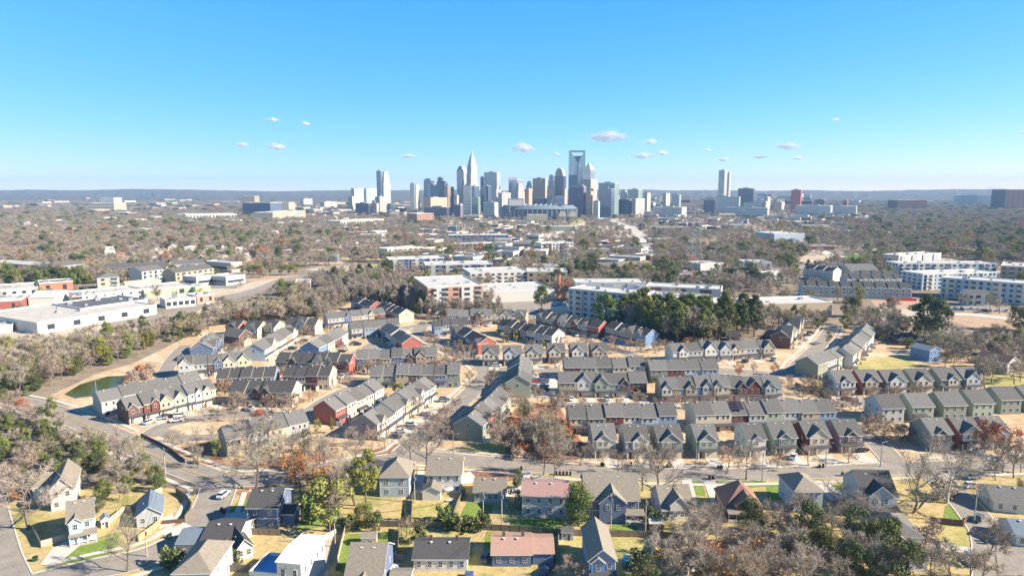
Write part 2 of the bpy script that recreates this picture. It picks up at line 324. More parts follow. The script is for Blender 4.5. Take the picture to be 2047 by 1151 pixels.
for k, (pts, wd, kw, m, yl) in enumerate(ROADDEF):
    P = ROADS[k][0]; L, Q = strip(P, wd/2, -wd/2); z = .05+.004*k
    b = MB()
    for i in range(len(P)-1): b.face([(*L[i], z), (*Q[i], z), (*Q[i+1], z), (*L[i+1], z)])
    tag(b.build('road', m), kind='structure')
    if yl:
        A, B = strip(P, .28, .06); b = MB()
        for i in range(len(P)-1): b.face([(*A[i], .2), (*B[i], .2), (*B[i+1], .2), (*A[i+1], .2)])
        tag(b.build('road_marking', YEL), kind='structure')
    kb = MB(); wb = MB()
    for s_ in (1, -1):
        if 'k' in kw:
            A, B = strip(P, s_*(wd/2), s_*(wd/2+.35))
            for i in range(len(P)-1):
                if inroad((A[i]+A[i+1])/2, k, .8): continue
                kb.face([(*A[i], .16), (*B[i], .16), (*B[i+1], .16), (*A[i+1], .16)][::-s_]); kb.face([(*A[i], .0), (*A[i+1], .0), (*A[i+1], .16), (*A[i], .16)])
        if 'w' in kw:
            A, B = strip(P, s_*(wd/2+2.0), s_*(wd/2+3.6))
            for i in range(len(P)-1):
                if inroad((A[i]+A[i+1])/2, k, 3.0): continue
                wb.face([(*A[i], .14), (*B[i], .14), (*B[i+1], .14), (*A[i+1], .14)])
    if kb.f: tag(kb.build('kerb', KERB), kind='structure')
    if wb.f: tag(wb.build('pavement', CONC), kind='structure')
# grass and soil areas
sheet('lawn', [(110, 800), (320, 700), (420, 650), (640, 640), (700, 605), (860, 630), (1000, 640), (1240, 665), (1400, 690), (1560, 690), (1700, 640), (1860, 690), (2150, 770), (2150, 915), (1600, 938), (1200, 934), (940, 912), (820, 905), (560, 948), (400, 940), (250, 872)], M['grass_straw'], .012)
sheet('lawn', [(-200, 1400), (-120, 980), (60, 1000), (250, 960), (420, 990), (440, 965), (560, 965), (820, 918), (1000, 928), (1300, 955), (1800, 945), (2200, 930), (2500, 1400)], M['grass_foreground'], .016)
for nm, mt, pts in [
 ('lawn', 'grass_green', [(455, 1024), (492, 985), (500, 1000), (485, 1022)]), ('lawn', 'grass_green', [(478, 985), (505, 962), (565, 950), (570, 965), (520, 985)]),
 ('lawn', 'grass_green', [(108, 1122), (165, 1083), (240, 1062), (235, 1090), (205, 1120), (150, 1126)]), ('lawn', 'grass_green', [(590, 1045), (680, 1020), (690, 1045), (600, 1060)]),
 ('lawn', 'grass_green', [(918, 1034), (935, 1000), (990, 1010), (975, 1035)]), ('lawn', 'grass_green', [(1018, 1052), (1022, 1036), (1120, 1036), (1135, 1055)]),
 ('lawn', 'grass_green', [(965, 1105), (972, 1062), (1110, 1068), (1110, 1125), (975, 1100)]), ('lawn', 'grass_green', [(672, 1140), (690, 1068), (780, 1062), (790, 1100), (690, 1145)]),
 ('lawn', 'grass_green', [(1430, 960), (1530, 958), (1530, 972), (1435, 982)]), ('lawn', 'grass_green', [(1382, 958), (1402, 958), (1412, 992), (1392, 990)]),
 ('lawn', 'grass_green', [(1530, 965), (1568, 962), (1566, 998), (1535, 1000)]), ('lawn', 'grass_green', [(1650, 970), (1685, 966), (1690, 985), (1660, 990)]),
 ('lawn', 'grass_green', [(1225, 1042), (1270, 1042), (1275, 1060), (1222, 1060)]), ('lawn', 'grass_green', [(1880, 1060), (1950, 1052), (1920, 1005), (1890, 1010)]),
 ('lawn', 'grass_yellow', [(822, 1040), (828, 1002), (915, 1003), (905, 1042)]), ('lawn', 'grass_yellow', [(1870, 1090), (1885, 1050), (1950, 1055), (1965, 1085), (1900, 1095)]),
 ('lawn', 'grass_yellow', [(810, 1090), (815, 1060), (945, 1062), (945, 1095)]), ('lawn', 'grass_yellow', [(1115, 1115), (1118, 1075), (1300, 1075), (1290, 1110)]),
 ('lawn', 'grass_yellow', [(1690, 640+130), (1720, 722), (1800, 712), (1850, 738), (1790, 752)]), ('lawn', 'grass_yellow', [(1600, 782), (1650, 750), (1690, 762), (1655, 788)]),
 ('lawn', 'grass_yellow', [(880, 905), (970, 886), (1030, 870), (1010, 905), (940, 905)]), ('lawn', 'grass_yellow', [(1960, 790), (1970, 745), (2100, 745), (2100, 790)]),
 ('lawn', 'grass_straw', [(60+40, 790), (200, 744), (262, 728), (300, 742), (255, 800), (150, 812)]), ('lawn', 'grass_straw', [(318, 740), (345, 690), (420, 660), (400, 690), (345, 750)]),
 ('lawn', 'grass_green', [(1680, 535), (1690, 508), (1760, 508), (1730, 530)]), ('lawn', 'grass_yellow', [(1390, 488), (1440, 483), (1430, 490), (1395, 494)]),
 ('lawn', 'grass_yellow', [(1110, 452), (1130, 440), (1160, 438), (1185, 450)]), ('lawn', 'grass_yellow', [(1520, 468), (1600, 452), (1660, 462), (1640, 472)]),
 ('woodland_floor', 'leaf_mulch', [(985, 905), (1000, 860), (1030, 815), (1110, 800), (1140, 850), (1180, 905), (1130, 928), (1010, 915)]),
 ('bank', 'leaf_mulch', [(305, 905), (420, 880), (450, 925), (640, 905), (700, 915), (560, 938), (400, 925)]), ('bank', 'leaf_mulch', [(720, 905), (800, 885), (830, 900), (770, 912)]),
 ('bank', 'leaf_mulch', [(930, 942), (1030, 930), (1050, 955), (950, 975)]), ('bank', 'leaf_mulch', [(470, 985), (520, 962), (560, 975), (500, 1000)]),
 ('clay_bank', 'clay_red', [(1740, 600), (1840, 600), (1900, 612), (1830, 620), (1750, 612)]), ('clay_bank', 'clay_red', [(1895, 640), (1930, 618), (2047, 625), (2047, 660), (1940, 655)]),
 ('clay_bank', 'clay_red', [(470, 560), (580, 548), (620, 552), (520, 572)]), ('clay_bank', 'clay_red', [(1430, 448), (1540, 440), (1580, 452), (1470, 456)]),
 ('gravel_yard', 'gravel_tan', [(1740, 640), (1760, 612), (1900, 618), (1880, 640), (1800, 650)]), ('gravel_yard', 'gravel_tan', [(1590, 520), (1620, 506), (1660, 512), (1640, 530)]),
 ('gravel_yard', 'gravel_tan', [(-60, 690), (0, 640), (80, 668), (320, 630), (450, 600), (470, 606), (330, 655), (130, 685)]), ('gravel_yard', 'gravel_tan', [(-60, 620), (0, 590), (420, 575), (560, 555), (500, 580), (300, 622), (0, 650)]),
 ('gravel_yard', 'gravel_tan', [(1030, 480), (1060, 452), (1300, 452), (1360, 470), (1180, 478)]), ('gravel_yard', 'gravel_tan', [(890, 470), (900, 440), (1040, 436), (1090, 470)]),
 ('building_site', 'gravel_tan', [(600, 1151+40), (615, 1100), (672, 1050), (660, 1110), (650, 1200)]),
 ]: sheet(nm, pts, M[mt], nz(.022))
for pts, mt in [([(690, 714), (742, 684), (804, 708), (760, 722)], ASPH), ([(1066, 792), (1066, 748), (1112, 750), (1115, 796)], CONC), ([(1340, 560), (1370, 538), (1440, 545), (1420, 568)], ASPH),
    ([(1585, 545), (1600, 525), (1640, 528), (1650, 548)], ASPH), ([(1850, 612), (1990, 612), (2047, 618), (2047, 626), (1860, 622)], ASPH), ([(160, 640), (170, 612), (300, 600), (330, 618)], ASPH), ([(960, 640), (970, 600), (1110, 596), (1130, 640)], ASPH),
    ([(1060, 952), (1110, 955), (1166, 985), (1160, 1000), (1100, 995)], ASPH), ([(2000, 1060), (2030, 1060), (2047, 1090), (2047, 1151), (1995, 1151), (1990, 1100)], ASPH)]:
    sheet('parking_lot', pts, mt, nz(.2 if mt is not CONC else .24))
for pts in [[(80, 1128), (105, 1095), (140, 1078), (160, 1090), (110, 1132)], [(450, 1026), (492, 1022), (494, 1036), (448, 1040)], [(305, 1066), (370, 1045), (385, 1052), (350, 1072)],
    [(825, 985), (836, 935), (848, 935), (848, 985)], [(926, 968), (928, 945), (940, 942), (958, 962)], [(1002, 1000), (1045, 940), (1066, 945), (1040, 985)], [(1362, 960), (1382, 958), (1395, 1010), (1382, 1035)],
    [(1405, 960), (1428, 958), (1440, 1000), (1425, 1012)], [(1655, 965), (1630, 970), (1660, 1000), (1700, 1000)], [(1850, 1092), (1850, 1082), (1965, 1098), (1965, 1112)], [(1845, 1115), (1855, 1095), (1868, 1098), (1860, 1120)],
    [(318, 1058), (322, 1038), (345, 1025), (350, 1045)]]: sheet('driveway', pts, CONC, nz(.10))
sheet('pond', [(128, 788), (160, 768), (215, 752), (262, 750), (264, 762), (240, 782), (195, 790), (150, 796)], M['pond_water'], .06)

# ---------------------------------------------------------------- terraces (townhouse rows)
def frame(x0, y0, x1, y1):
    a, b = Vector(G(x0, y0)), Vector(G(x1, y1)); L = (b-a).length; u = (b-a)/L
    return a, L, u, math.atan2(u.y, u.x)
def gablet(rt, xc, wd, yf, yb, h, rise, wm, rm, near=False):
    shell(rt, xc-wd/2, xc+wd/2, yf, yb, 2.9, h, rise, wm, rm, 'y', oh=.25, ohx=.3, t=.2, wall='gable', roof='gable_roof')
NDRV = 0; DRIVES = []; FEET = []
def row(label, x0, y0, x1, y1, n, style, pal, depth=11.0, rm='g', hh=5.9, rise=3.3, solar=None):
    a, L, u, rz = frame(x0, y0, x1, y1)
    rt = root('townhouse_row', label, 'townhouses', (a.x, a.y, 0), rz)
    occupy(a.x, a.y, u.x, u.y, L, depth)
    uw = L/n; st = rng.random()*3
    for i in range(n):
        p = pal[i % len(pal)]; wm = WALL[p]
        up = [0, 0, 1.15, .0, .6, 1.15][(i*5+int(st*7)+rng.randint(0, 1)) % 6]
        ya = [0, .5, 0][(i+int(st)) % 3]; h = hh+up*.55
        X0, X1 = i*uw+.003, (i+1)*uw-.003
        e0, e1 = (.3 if i == 0 else 0), (.3 if i == n-1 else 0)
        b = MB(); cm = (ya+depth)/2; b.prism([(ya, 0), (depth, 0), (depth, h), (cm, h+rise), (ya, h)], X0, X1, 'x'); b.build('wall', wm, rt)
        r = MB(); sl = rise/(cm-ya); t = .22
        for s_, c in ((-1, ya), (1, depth)):
            e = c+s_*.35; ze = h-.35*sl; q0, q1 = X0-e0, X1+e1
            A = [(e, ze+.005), (cm, h+rise+.005), (cm, h+rise+t), (e, ze+t)]
            r.face([(q0, *A[2]), (q0, *A[3]), (q1, *A[3]), (q1, *A[2])], 0); r.face([(q0, *A[0]), (q0, *A[1]), (q1, *A[1]), (q1, *A[0])], 1); r.face([(q0, *A[0]), (q0, *A[3]), (q1, *A[3]), (q1, *A[0])], 1)
            for q in (q0, q1): r.face([(q, *pp) for pp in A], 1)
        r.build('roof', [RO[rm], TRIM], rt)
        put('vent_pipe', VENT, rt, (X0+uw*.3, cm+(1.2 if style == 'F' else -.8), h+rise-.5))
        xc = (X0+X1)/2
        FEET.append((tuple(a+u*(X0+.4)-Vector((-u.y, u.x))*1.3), label))
        if style == 'F':
            g = rng.random()
            alt = WALL[rng.choice('ctkwldn')]
            if g < .62:
                gw = uw*rng.choice((.5, .58, .8)); gx = X0+gw/2+.15 if rng.random() < .4 else X1-gw/2-.15
                gablet(rt, gx, gw, ya-.45, cm, h+.1, gw*.52, rng.choice((wm, alt)), RO[rm]); yw = ya-.45
                for s_ in ((-.22, .22) if gw > 3.3 else (0,)): window(rt, gx+s_*gw, yw, h-1.9, .95, 1.45)
                ox = X0+uw-gx+X0
                window(rt, ox, ya, h-1.8, .8, 1.3)
            else:
                for s_ in (-.3, 0, .3): window(rt, xc+s_*uw, ya, h-1.8, .85, 1.35)
            b = MB(); b.prism([(ya-1.1, 2.55), (ya-.003, 2.75), (ya-.003, 3.25), (ya-1.1, 2.72)], X0+.02, X1-.02, 'x'); b.build('porch_roof', PORCH, rt)
            b = MB(); b.box(X0+.25, X0+.5, ya-.9, ya-.65, 0, 2.6); b.build('porch_post', TRIM, rt)
            put('garage_door', GDOOR, rt, (X1-uw*.36, ya, .02), 0, (uw*.56, 1, 2.25)); put('door', DOORM, rt, (X0+uw*.2, ya, .05), 0, (1.1, 1, 2.2))
            if L/n > 3: drv(a, u, X1-uw*.36, ya, uw*.6, 6.5)
            if rng.random() < .4: DRIVES.append((tuple(a+u*(X1-uw*.36)-Vector((-u.y, u.x))*4.6), rz-math.pi/2, label))
        else:
            for s_ in (-.28, .05, .3)[:2+(i % 2)]: window(rt, xc+s_*uw, ya, h-1.8, .85, 1.35)
            window(rt, xc-.25*uw, ya, .05, 1.7, 2.1); window(rt, xc+.25*uw, ya, 1.0, .9, 1.3)
            if (i+int(st)) % 2 or style == 'P':
                b = MB(); b.prism([(ya-1.6, 2.5), (ya-.003, 2.95), (ya-.003, 3.12), (ya-1.6, 2.66)], X0+.03, X1-.03, 'x'); b.build('patio_roof', PORCH, rt)
            if rng.random() < .5:
                b = MB(); b.box(X0+.0, X0+.12, ya-2.6, ya-.003, 0, 1.7); b.build('patio_screen', TRIM, rt)
    for sx, rot in ((-.003, -math.pi/2), (L+.003, math.pi/2)):
        window(rt, sx, depth*.5, hh-1.0, .8, 1.2, rot)
    if solar is not None:
        X0 = solar*uw+.6; up = 0
        for k in range(3):
            for j in range(3):
                pt = MB(); y = 1.2+j*1.25; zz = hh+1.15*.55+y*rise/(depth/2)+.45
                s = rise/(depth/2)
                pt.face([(X0+k*1.6, y, zz), (X0+k*1.6+1.5, y, zz), (X0+k*1.6+1.5, y+1.15, zz+1.15*s), (X0+k*1.6, y+1.15, zz+1.15*s)]); pt.build('solar_panel', SOLAR, rt)
    return rt
def drv(a, u, xc, ya, wd, ln):
    v = Vector((-u.y, u.x)); c = a+u*xc+v*(ya-1.2); z = nz(.10)
    P = [c-u*wd/2, c+u*wd/2, c+u*wd/2-v*ln, c-u*wd/2-v*ln]
    sheet('driveway', [tuple(p) for p in P], CONC, z, True)
ROWS = [
 ('grey townhouse row at the left end beside the pond, behind the brown-ended row', 205, 833, 406, 790, 5, 'B', 'lwclw'),
 ('townhouse row with dark brown brick end wall and red gables by the pond road', 258, 849, 433, 807, 6, 'F', 'kdlewc'),
 ('low grey townhouse row between the oval green and the main road', 455, 914, 618, 878, 4, 'B', 'tlcl'),
 ('townhouse row with big red end wall, beside the narrow grass strip', 674, 851, 768, 805, 5, 'B', 'rcccw'),
 ('long townhouse row with brown-grey end wall and navy front gables along the curving street', 757, 881, 872, 797, 8, 'F', 'mcwtclww'),
 ('townhouse row with dark green end wall at the mouth of the curving street', 965, 884, 1024, 818, 5, 'B', 'grcwc'),
 ('stepped townhouse row running away from us beside the small car park', 1061, 795, 1063, 745, 7, 'B', 'eldlwlw'),
 ('townhouse row in shade with pale yellow end wall, second row beyond the pond', 357, 757, 504, 743, 5, 'F', 'llkly'),
 ('townhouse row with white end wall and dark red, green and blue units', 434, 783, 549, 779, 5, 'B', 'dlgtb', 11, 'k'),
 ('townhouse row with cream end wall and one dark red unit', 566, 777, 658, 779, 4, 'B', 'tldc', 11, 'k'),
 ('townhouse row with cream end wall behind round brown trees on the cul-de-sac', 458, 811, 584, 814, 4, 'F', 'tlkc', 11, 'k'),
 ('townhouse row in shade ending in a red gable in the middle of the estate', 552, 746, 699, 751, 6, 'F', 'tleltr', 11, 'k'),
 ('long townhouse row behind a line of small brown trees, beside the red-ended shaded row', 713, 742, 874, 736, 7, 'F', 'nttnktt'),
 ('townhouse row with beige, green, blue and dark green backs by the bend of the street', 740, 776, 919, 774, 7, 'B', 'egtktb'+'g'),
 ('townhouse row with pale blue end wall and white fronts left of the middle street', 530, 722, 598, 680, 5, 'F', 'acwpw'),
 ('townhouse row with blue end wall and a red unit, left of the car park', 640, 719, 698, 685, 4, 'B', 'Bedw'),
 ('short slate-blue townhouse row at the left edge of the estate', 427, 721, 447, 697, 3, 'F', 'nnn'),
 ('short townhouse row with cream end wall beside the three small gabled houses', 568, 668, 630, 670, 3, 'F', 'klc', 11, 'k'),
 ('grey gabled townhouse row below the two dark roofs at the wood edge', 656, 656, 771, 644, 5, 'F', 'lltlk'),
 ('dark roofed townhouse row with red end gable at the wood edge', 702, 619, 740, 631, 5, 'B', 'lnnlr', 11, 'k'),
 ('dark roofed townhouse row with pale cream end gable at the wood edge', 750, 628, 798, 646, 6, 'B', 'tllttc', 11, 'k'),
 ('townhouse row with grey, blue and green backs above the car park', 704, 678, 800, 669, 4, 'B', 'lbtg'),
 ('townhouse row with wide red end wall beside the shaded car park', 761, 676, 804, 708, 4, 'B', 'nwlr', 11),
 ('gabled townhouse row under the wood, left of the two small houses', 895, 650, 984, 649, 4, 'F', 'llkc'),
 ('townhouse row with blue first unit and pale yellow-green end wall', 869, 673, 936, 669, 4, 'B', 'blky', 11, 'k'),
 ('dark roofed townhouse row with red end gable near the bare roundabout trees', 902, 682, 956, 709, 4, 'F', 'nnlr', 11, 'k'),
 ('dark roofed townhouse row with white end gable above the six gabled houses', 993, 668, 1102, 693, 7, 'B', 'ltktwab'[:6]+'w', 11, 'k'),
 ('dark roofed gabled townhouse row with small red end gable below the pines', 1072, 652, 1196, 676, 6, 'F', 'tlwtlr', 11, 'k'),
 ('dark roofed townhouse row with shiny blue end gable below the pines', 1210, 675, 1290, 694, 4, 'F', 'lltB', 11, 'k'),
 ('townhouse row with dark red first unit behind the gabled row, centre of the estate', 1129, 759, 1289, 758, 5, 'P', 'degcw'),
 ('gabled townhouse row directly right of the small car park', 1118, 794, 1293, 794, 5, 'F', 'ttelk'),
 ('townhouse row with green, red and blue backs, right of the dark-red-first row', 1300, 764, 1436, 762, 4, 'P', 'gdab'),
 ('long gabled townhouse row with a blue gable and a brown brick gable', 1322, 804, 1562, 801, 7, 'F', 'tlbckel'),
 ('long gabled townhouse row with white end wall, nearest the big pine belt', 1345, 726, 1548, 717, 7, 'F', 'wltlclt'),
 ('townhouse row with mauve brick end wall at the right-hand street', 1580, 698, 1606, 663, 4, 'F', 'kllk'),
 ('short townhouse row with dark green end wall facing the yellow lawn', 1634, 757, 1694, 731, 3, 'B', 'gle'),
 ('stepped townhouse row climbing to the shaded trees, right of the street', 1706, 737, 1752, 682, 7, 'B', 'wtklwlt'),
 ('townhouse row with white, green and dark red backs behind four gabled houses', 1139, 868, 1352, 864, 6, 'P', 'cgdwab'),
 ('long townhouse row with solar panels on its third roof', 1390, 864, 1670, 853, 8, 'P', 'ccdleltb'),
]
for r_ in ROWS:
    lab, x0, y0, x1, y1, n, st, pal = r_[:8]; dp = r_[8] if len(r_) > 8 else 11.0; rm = r_[9] if len(r_) > 9 else 'g'
    row(lab, x0, y0, x1, y1, n, st, pal, dp, rm, solar=2 if 'solar' in lab else None)

# ---------------------------------------------------------------- detached houses
def house(label, x0, y0, x1, y1, depth, st=2, ridge='x', wm='w', rm='g', rise=3.2, gab=(), front='F', near=False, sh=2.85, porch=None, group=None, wings=(), trim=False, chim=0, cols=None, cat='house', name='detached_house', garage=False):
    a, L, u, rz = frame(x0, y0, x1, y1); rt = root(name, label, cat, (a.x, a.y, 0), rz, group)
    occupy(a.x, a.y, u.x, u.y, L, depth)
    h = sh*st+.3; W = WALL[wm]; Rm = RO[rm]
    shell(rt, 0, L, 0, depth, 0, h, rise, W, Rm, ridge, oh=.45)
    for g in gab:                                        # (centre fraction, width fraction, protrusion, wall, top height offset)
        xc, gw, pr, gm, dh = g; gw *= L
        shell(rt, xc*L-gw/2, xc*L+gw/2, -pr, depth/2, 0 if pr > 1 else 2.9, h+dh, gw*.42, WALL[gm], Rm, 'y', oh=.3, ohx=.35, wall='gable', roof='gable_roof')
        for s_ in ((-.2, .2) if gw > 3.5 else (0,)): window(rt, xc*L+s_*gw, -pr, h-1.9+min(dh, 0), 1.0, 1.5, 0, near)
    for wg in wings: (X0, X1, Y0, Y1, hh, rd, rs, wmm, rmm) = wg; shell(rt, X0, X1, Y0, Y1, 0, hh, rs, WALL[wmm], RO[rmm], rd, oh=.35, wall='wing', roof='wing_roof')
    nc = cols or max(2, round(L/3.0))
    for s in range(st):
        for c in range(nc):
            x = L*(c+.5)/nc
            if any(abs(x-g[0]*L) < g[1]*L/2+.4 for g in gab) and s == st-1: continue
            if garage and s == 0: continue
            window(rt, x, 0, s*sh+1.0, 1.0, 1.45, 0, near)
        for yy in (.3, .7):
            window(rt, L, depth*yy, s*sh+1.1, .9, 1.3, math.pi/2, near); window(rt, 0, depth*yy, s*sh+1.1, .9, 1.3, -math.pi/2, near)
    if garage:
        put('garage_door', GDOOR, rt, (L*.66, 0, .02), 0, (L*.55, 1, 2.3)); put('door', DOORM, rt, (L*.2, 0, .05), 0, (1.1, 1, 2.2))
        b = MB(); b.prism([(-1.5, 2.65), (-.003, 2.8), (-.003, 3.45), (-1.5, 2.85)], -.1, L+.1, 'x'); b.build('porch_roof', PORCH, rt)
        for xx in (.15, L*.36):
            b = MB(); b.box(xx, xx+.3, -1.3, -1.0, 0, 2.66); b.build('porch_post', TRIM, rt)
        drv(a, u, L*.66, 0, L*.6, 8)
    if porch:
        (X0, X1, dpt, hh, prm) = porch
        b = MB(); b.prism([(-dpt-.3, hh-.1), (-.005, hh+.5), (-.005, hh+.75), (-dpt-.3, hh+.12)], X0-.2, X1+.2, 'x'); b.build('porch_roof', RO[prm], rt)
        n = max(2, round((X1-X0)/2.2)+1)
        for k in range(n):
            xx = X0+(X1-X0-.2)*k/(n-1); b = MB(); b.box(xx, xx+.2, -dpt, -dpt+.2, 0, hh-.08); b.build('porch_post', TRIM, rt)
        b = MB(); b.box(X0, X1, -dpt-.05, -.005, .0, .25); b.build('porch_deck', WOODP, rt)
        b = MB(); b.box(X0+.2, X1-.2, -dpt+.02, -dpt+.08, .95, 1.05); b.box(X0+.2, X1-.2, -dpt+.02, -dpt+.08, .4, .46); b.build('railing', TRIM, rt)
    if trim:
        b = MB()
        for s in range(1, st): b.box(-.03, L+.03, -.03, -.005, s*sh+.0, s*sh+.22)
        for xx in (-.035, L-.18): b.box(xx, xx+.215, -.035, -.008, 0, h-.02)
        b.build('trim', TRIM, rt)
    for k in range(2 if near else 0): put('vent_pipe', VENT, rt, (L*(.3+.35*k), depth*.42, h+rise*(.72 if ridge == 'x' else .3)))
    for k in range(chim):
        b = MB(); xx = L*(.25+.5*k); b.box(xx, xx+.7, depth*.55, depth*.55+.6, h, h+rise+1.1); b.build('chimney', WALL['k'], rt)
    return rt
ROADH = 'gabled houses along the main road'
# row of narrow gabled houses on the main road
for lab, x0, x1, y, pal, gp in [
 ('narrow grey house at the left end of the gabled houses by the main road', 1187, 1231, 914, 'l', ((.42, .62, .4, 'c', .1),)),
 ('narrow white gabled house second from the left by the main road', 1251, 1296, 916, 'w', ((.6, .62, .4, 'w', .0),)),
 ('narrow dark green gabled house third from the left by the main road', 1316, 1364, 916, 'g', ((.5, .8, .4, 'g', .0),)),
 ('narrow olive gabled house beside the wide dry lawn by the main road', 1392, 1434, 915, 'e', ((.5, .8, .4, 'e', .0),)),
 ('white sided gabled house half hidden by bare street trees', 1495, 1530, 912, 'w', ((.45, .5, .4, 'w', -.1),)),
 ('sage green house with a white van on its drive', 1546, 1591, 909, 'e', ((.45, .5, .4, 'g', .1),)),
 ('dark red brick house with a wide white gable by the main road', 1612, 1658, 908, 'd', ((.5, .8, .4, 'c', .2),)),
 ('mauve brick house at the street corner with small brown gable', 1677, 1722, 904, 'm', ((.5, .5, .4, 'k', .0),))]:
    house(lab, x0, y, x1, y-1, 12, 2, 'x', pal, 'g', 3.6, gp, near=True, garage=True, group=ROADH)
for lab, x0, x1, y, pal, gp in [
 ('white sided gabled house nearest the yellow lawn, left of the red one', 1672, 1709, 790, 'w', ((.45, .5, .4, 'w', 0),)),
 ('red sided gabled house in the upper right row', 1722, 1760, 789, 'r', ((.5, .7, .4, 't', 0),)),
 ('lavender sided gabled house in the upper right row', 1771, 1812, 789, 'm', ((.5, .7, .4, 'w', .1),)),
 ('pale green sided gabled house in the upper right row', 1824, 1864, 787, 'e', ((.5, .7, .4, 'c', .1),)),
 ('dark green sided gabled house in the upper right row', 1880, 1918, 785, 'g', ((.6, .5, .4, 'c', .1),)),
 ('slate sided gabled house at the right end of the upper right row', 1926, 1960, 783, 'n', ((.5, .8, .4, 'l', .1),))]:
    house(lab, x0, y, x1, y-1, 12, 2, 'x', pal, 'g', 3.6, gp, near=False, garage=True, group='gabled houses of the upper right row')
for lab, x0, x1, y, pal in [
 ('pale grey sided house, leftmost of the backs in the right-hand row', 1763, 1806, 846, 'l'), ('olive sided house with patio roof, second of the backs in the right-hand row', 1823, 1865, 843, 'e'),
 ('dark olive sided house, third of the backs in the right-hand row', 1885, 1930, 840, 'g'), ('sage sided house beside the pink-topped tree', 1944, 1985, 836, 'e'),
 ('dark green sided house near the right edge behind the pink-topped tree', 2000, 2040, 828, 'g'), ('pale green sided house cut by the right edge of the picture', 2052, 2095, 826, 'e')]:
    house(lab, x0, y, x1, y-1, 12, 2, 'x', pal, 'g', 3.6, (), near=False, porch=(.3, 5, 1.6, 2.6, 'k') if 'patio' in lab else None, group='house backs of the right-hand row')
for lab, x0, x1, y, pal, gp in [
 ('dark green sided gabled house right of the street corner', 1860, 1901, 901, 'g', ((.45, .55, .4, 'k', 0),)), ('dark red sided gabled house right of the street corner', 1917, 1960, 899, 'r', ((.5, .8, .4, 'w', .2),)),
 ('mauve sided gabled house behind the orange-topped tree', 1978, 2015, 897, 'm', ((.5, .8, .4, 'l', .2),))]:
    house(lab, x0, y, x1, y-1, 12, 2, 'x', pal, 'g', 3.6, gp, near=True, garage=True, group='gabled houses right of the corner')
for i, (x0, x1, y, pal, d) in enumerate([(965, 997, 731, 'w', 'with white gable at the left end'), (1007, 1042, 731, 'c', 'with dark trim, second from the left'), (1052, 1085, 729, 't', 'in tan, third from the left'),
    (1096, 1129, 726, 'k', 'in brown, fourth from the left'), (1142, 1174, 725, 'n', 'with white gable, fifth from the left'), (1183, 1215, 725, 'l', 'with pale side wall at the right end')]):
    house('small gabled house '+d+' of the six-house row', x0, y, x1, y-.5, 10, 2, 'x', pal, 'g', 3.4, ((.4, .7, .4, rng.choice('wct'), .1),), garage=True, group='six small gabled houses in the centre')
house('small brown gabled house with a red side wall under the wood', 452, 672, 476, 674, 11, 2, 'x', 'r', 'k', 3.4, ((.5, .7, .4, 'k', 0),), garage=True)
house('small gabled house with a pale yellow side wall under the wood', 488, 675, 515, 677, 11, 2, 'x', 'y', 'k', 3.4, ((.5, .7, .4, 'l', 0),), garage=True)
house('small gabled house with a pale green side wall under the wood', 526, 673, 548, 675, 11, 2, 'x', 'y', 'k', 3.4, ((.5, .7, .4, 'c', 0),), garage=True)
house('dark brown brick house standing alone on the dry lawn', 446, 690, 478, 694, 10, 2, 'x', 'k', 'g', 3.2, wings=((9, 14, 2, 8, 3, 'x', 1.5, 't', 'g'),))
house('small white gabled house under the wood, right of the four-unit row', 996, 648, 1022, 648, 10, 2, 'x', 'w', 'g', 3.2, ((.5, .7, .4, 'c', .1),), garage=True)
house('small tan gabled house beside the reddish bush under the wood', 1030, 648, 1050, 649, 9, 2, 'x', 't', 'g', 3, ((.5, .7, .4, 't', .1),))
house('bright slate-blue barn-shaped house with plain metal roof', 1857, 723, 1880, 720, 11, 2, 'y', 'B', 'n', 1.4)
house('long white two-storey house behind bare trees at the right', 1950, 736, 2012, 750, 9, 2, 'x', 'w', 'b', 2.6)
house('low dark brown house hidden behind the tall pines at the right', 1795, 690, 1850, 692, 12, 1, 'h', 'k', 'k', 3.2)
house('dark round-topped shed-like house behind shrubs below the pine belt', 1452, 682, 1478, 684, 9, 1, 'x', 'n', 'k', 2.5)
# foreground houses
house('white sided house with tan roofs behind the big bare tree at lower left', 103, 1022, 150, 1014, 15, 2, 'y', 'w', 't', 3.2, near=True, wings=((-5.5, -.01, 9, 16, 4.4, 'x', 2.4, 'w', 't'),))
house('pale blue two-storey house with a small front porch at lower left', 139, 1088, 190, 1077, 11, 2, 'x', 'a', 't', 3.0, ((.3, .5, 1.2, 'a', 0),), near=True, porch=(.2, 6.0, 1.9, 2.6, 't'), trim=True)
house('small grey single-storey house inside the curved wooden fence', 274, 1055, 324, 1046, 11, 1, 'y', 'l', 'n', 2.2, near=True)
house('white house with tan hip roof at the bottom edge, left', 350, 1198, 424, 1196, 13, 2, 'h', 'a', 't', 2.8, near=True, trim=True)
house('slate blue two-storey house with dark roof streaked by tree shadow', 496, 1057, 557, 1057, 11, 2, 'x', 'n', 'k', 2.6, near=True, trim=True, cols=2, wings=((8.3, 11.5, 2, 8, 3.2, 'x', 1.2, 'n', 'k'),))
house('low dark-roofed house with a blue garage roof next to the bending road', 400, 1112, 470, 1112, 13, 1, 'x', 'w', 'k', 2.4, ((.72, .3, 2.2, 'w', -.3),), near=True, wings=((-6, -.02, 1, 9, 2.9, 'x', 1.6, 'w', 'n'),))
house('white cottage wing with dark roof and pergola beside the building site', 474, 1122, 506, 1112, 9, 1, 'y', 'w', 'k', 2.0, near=True)
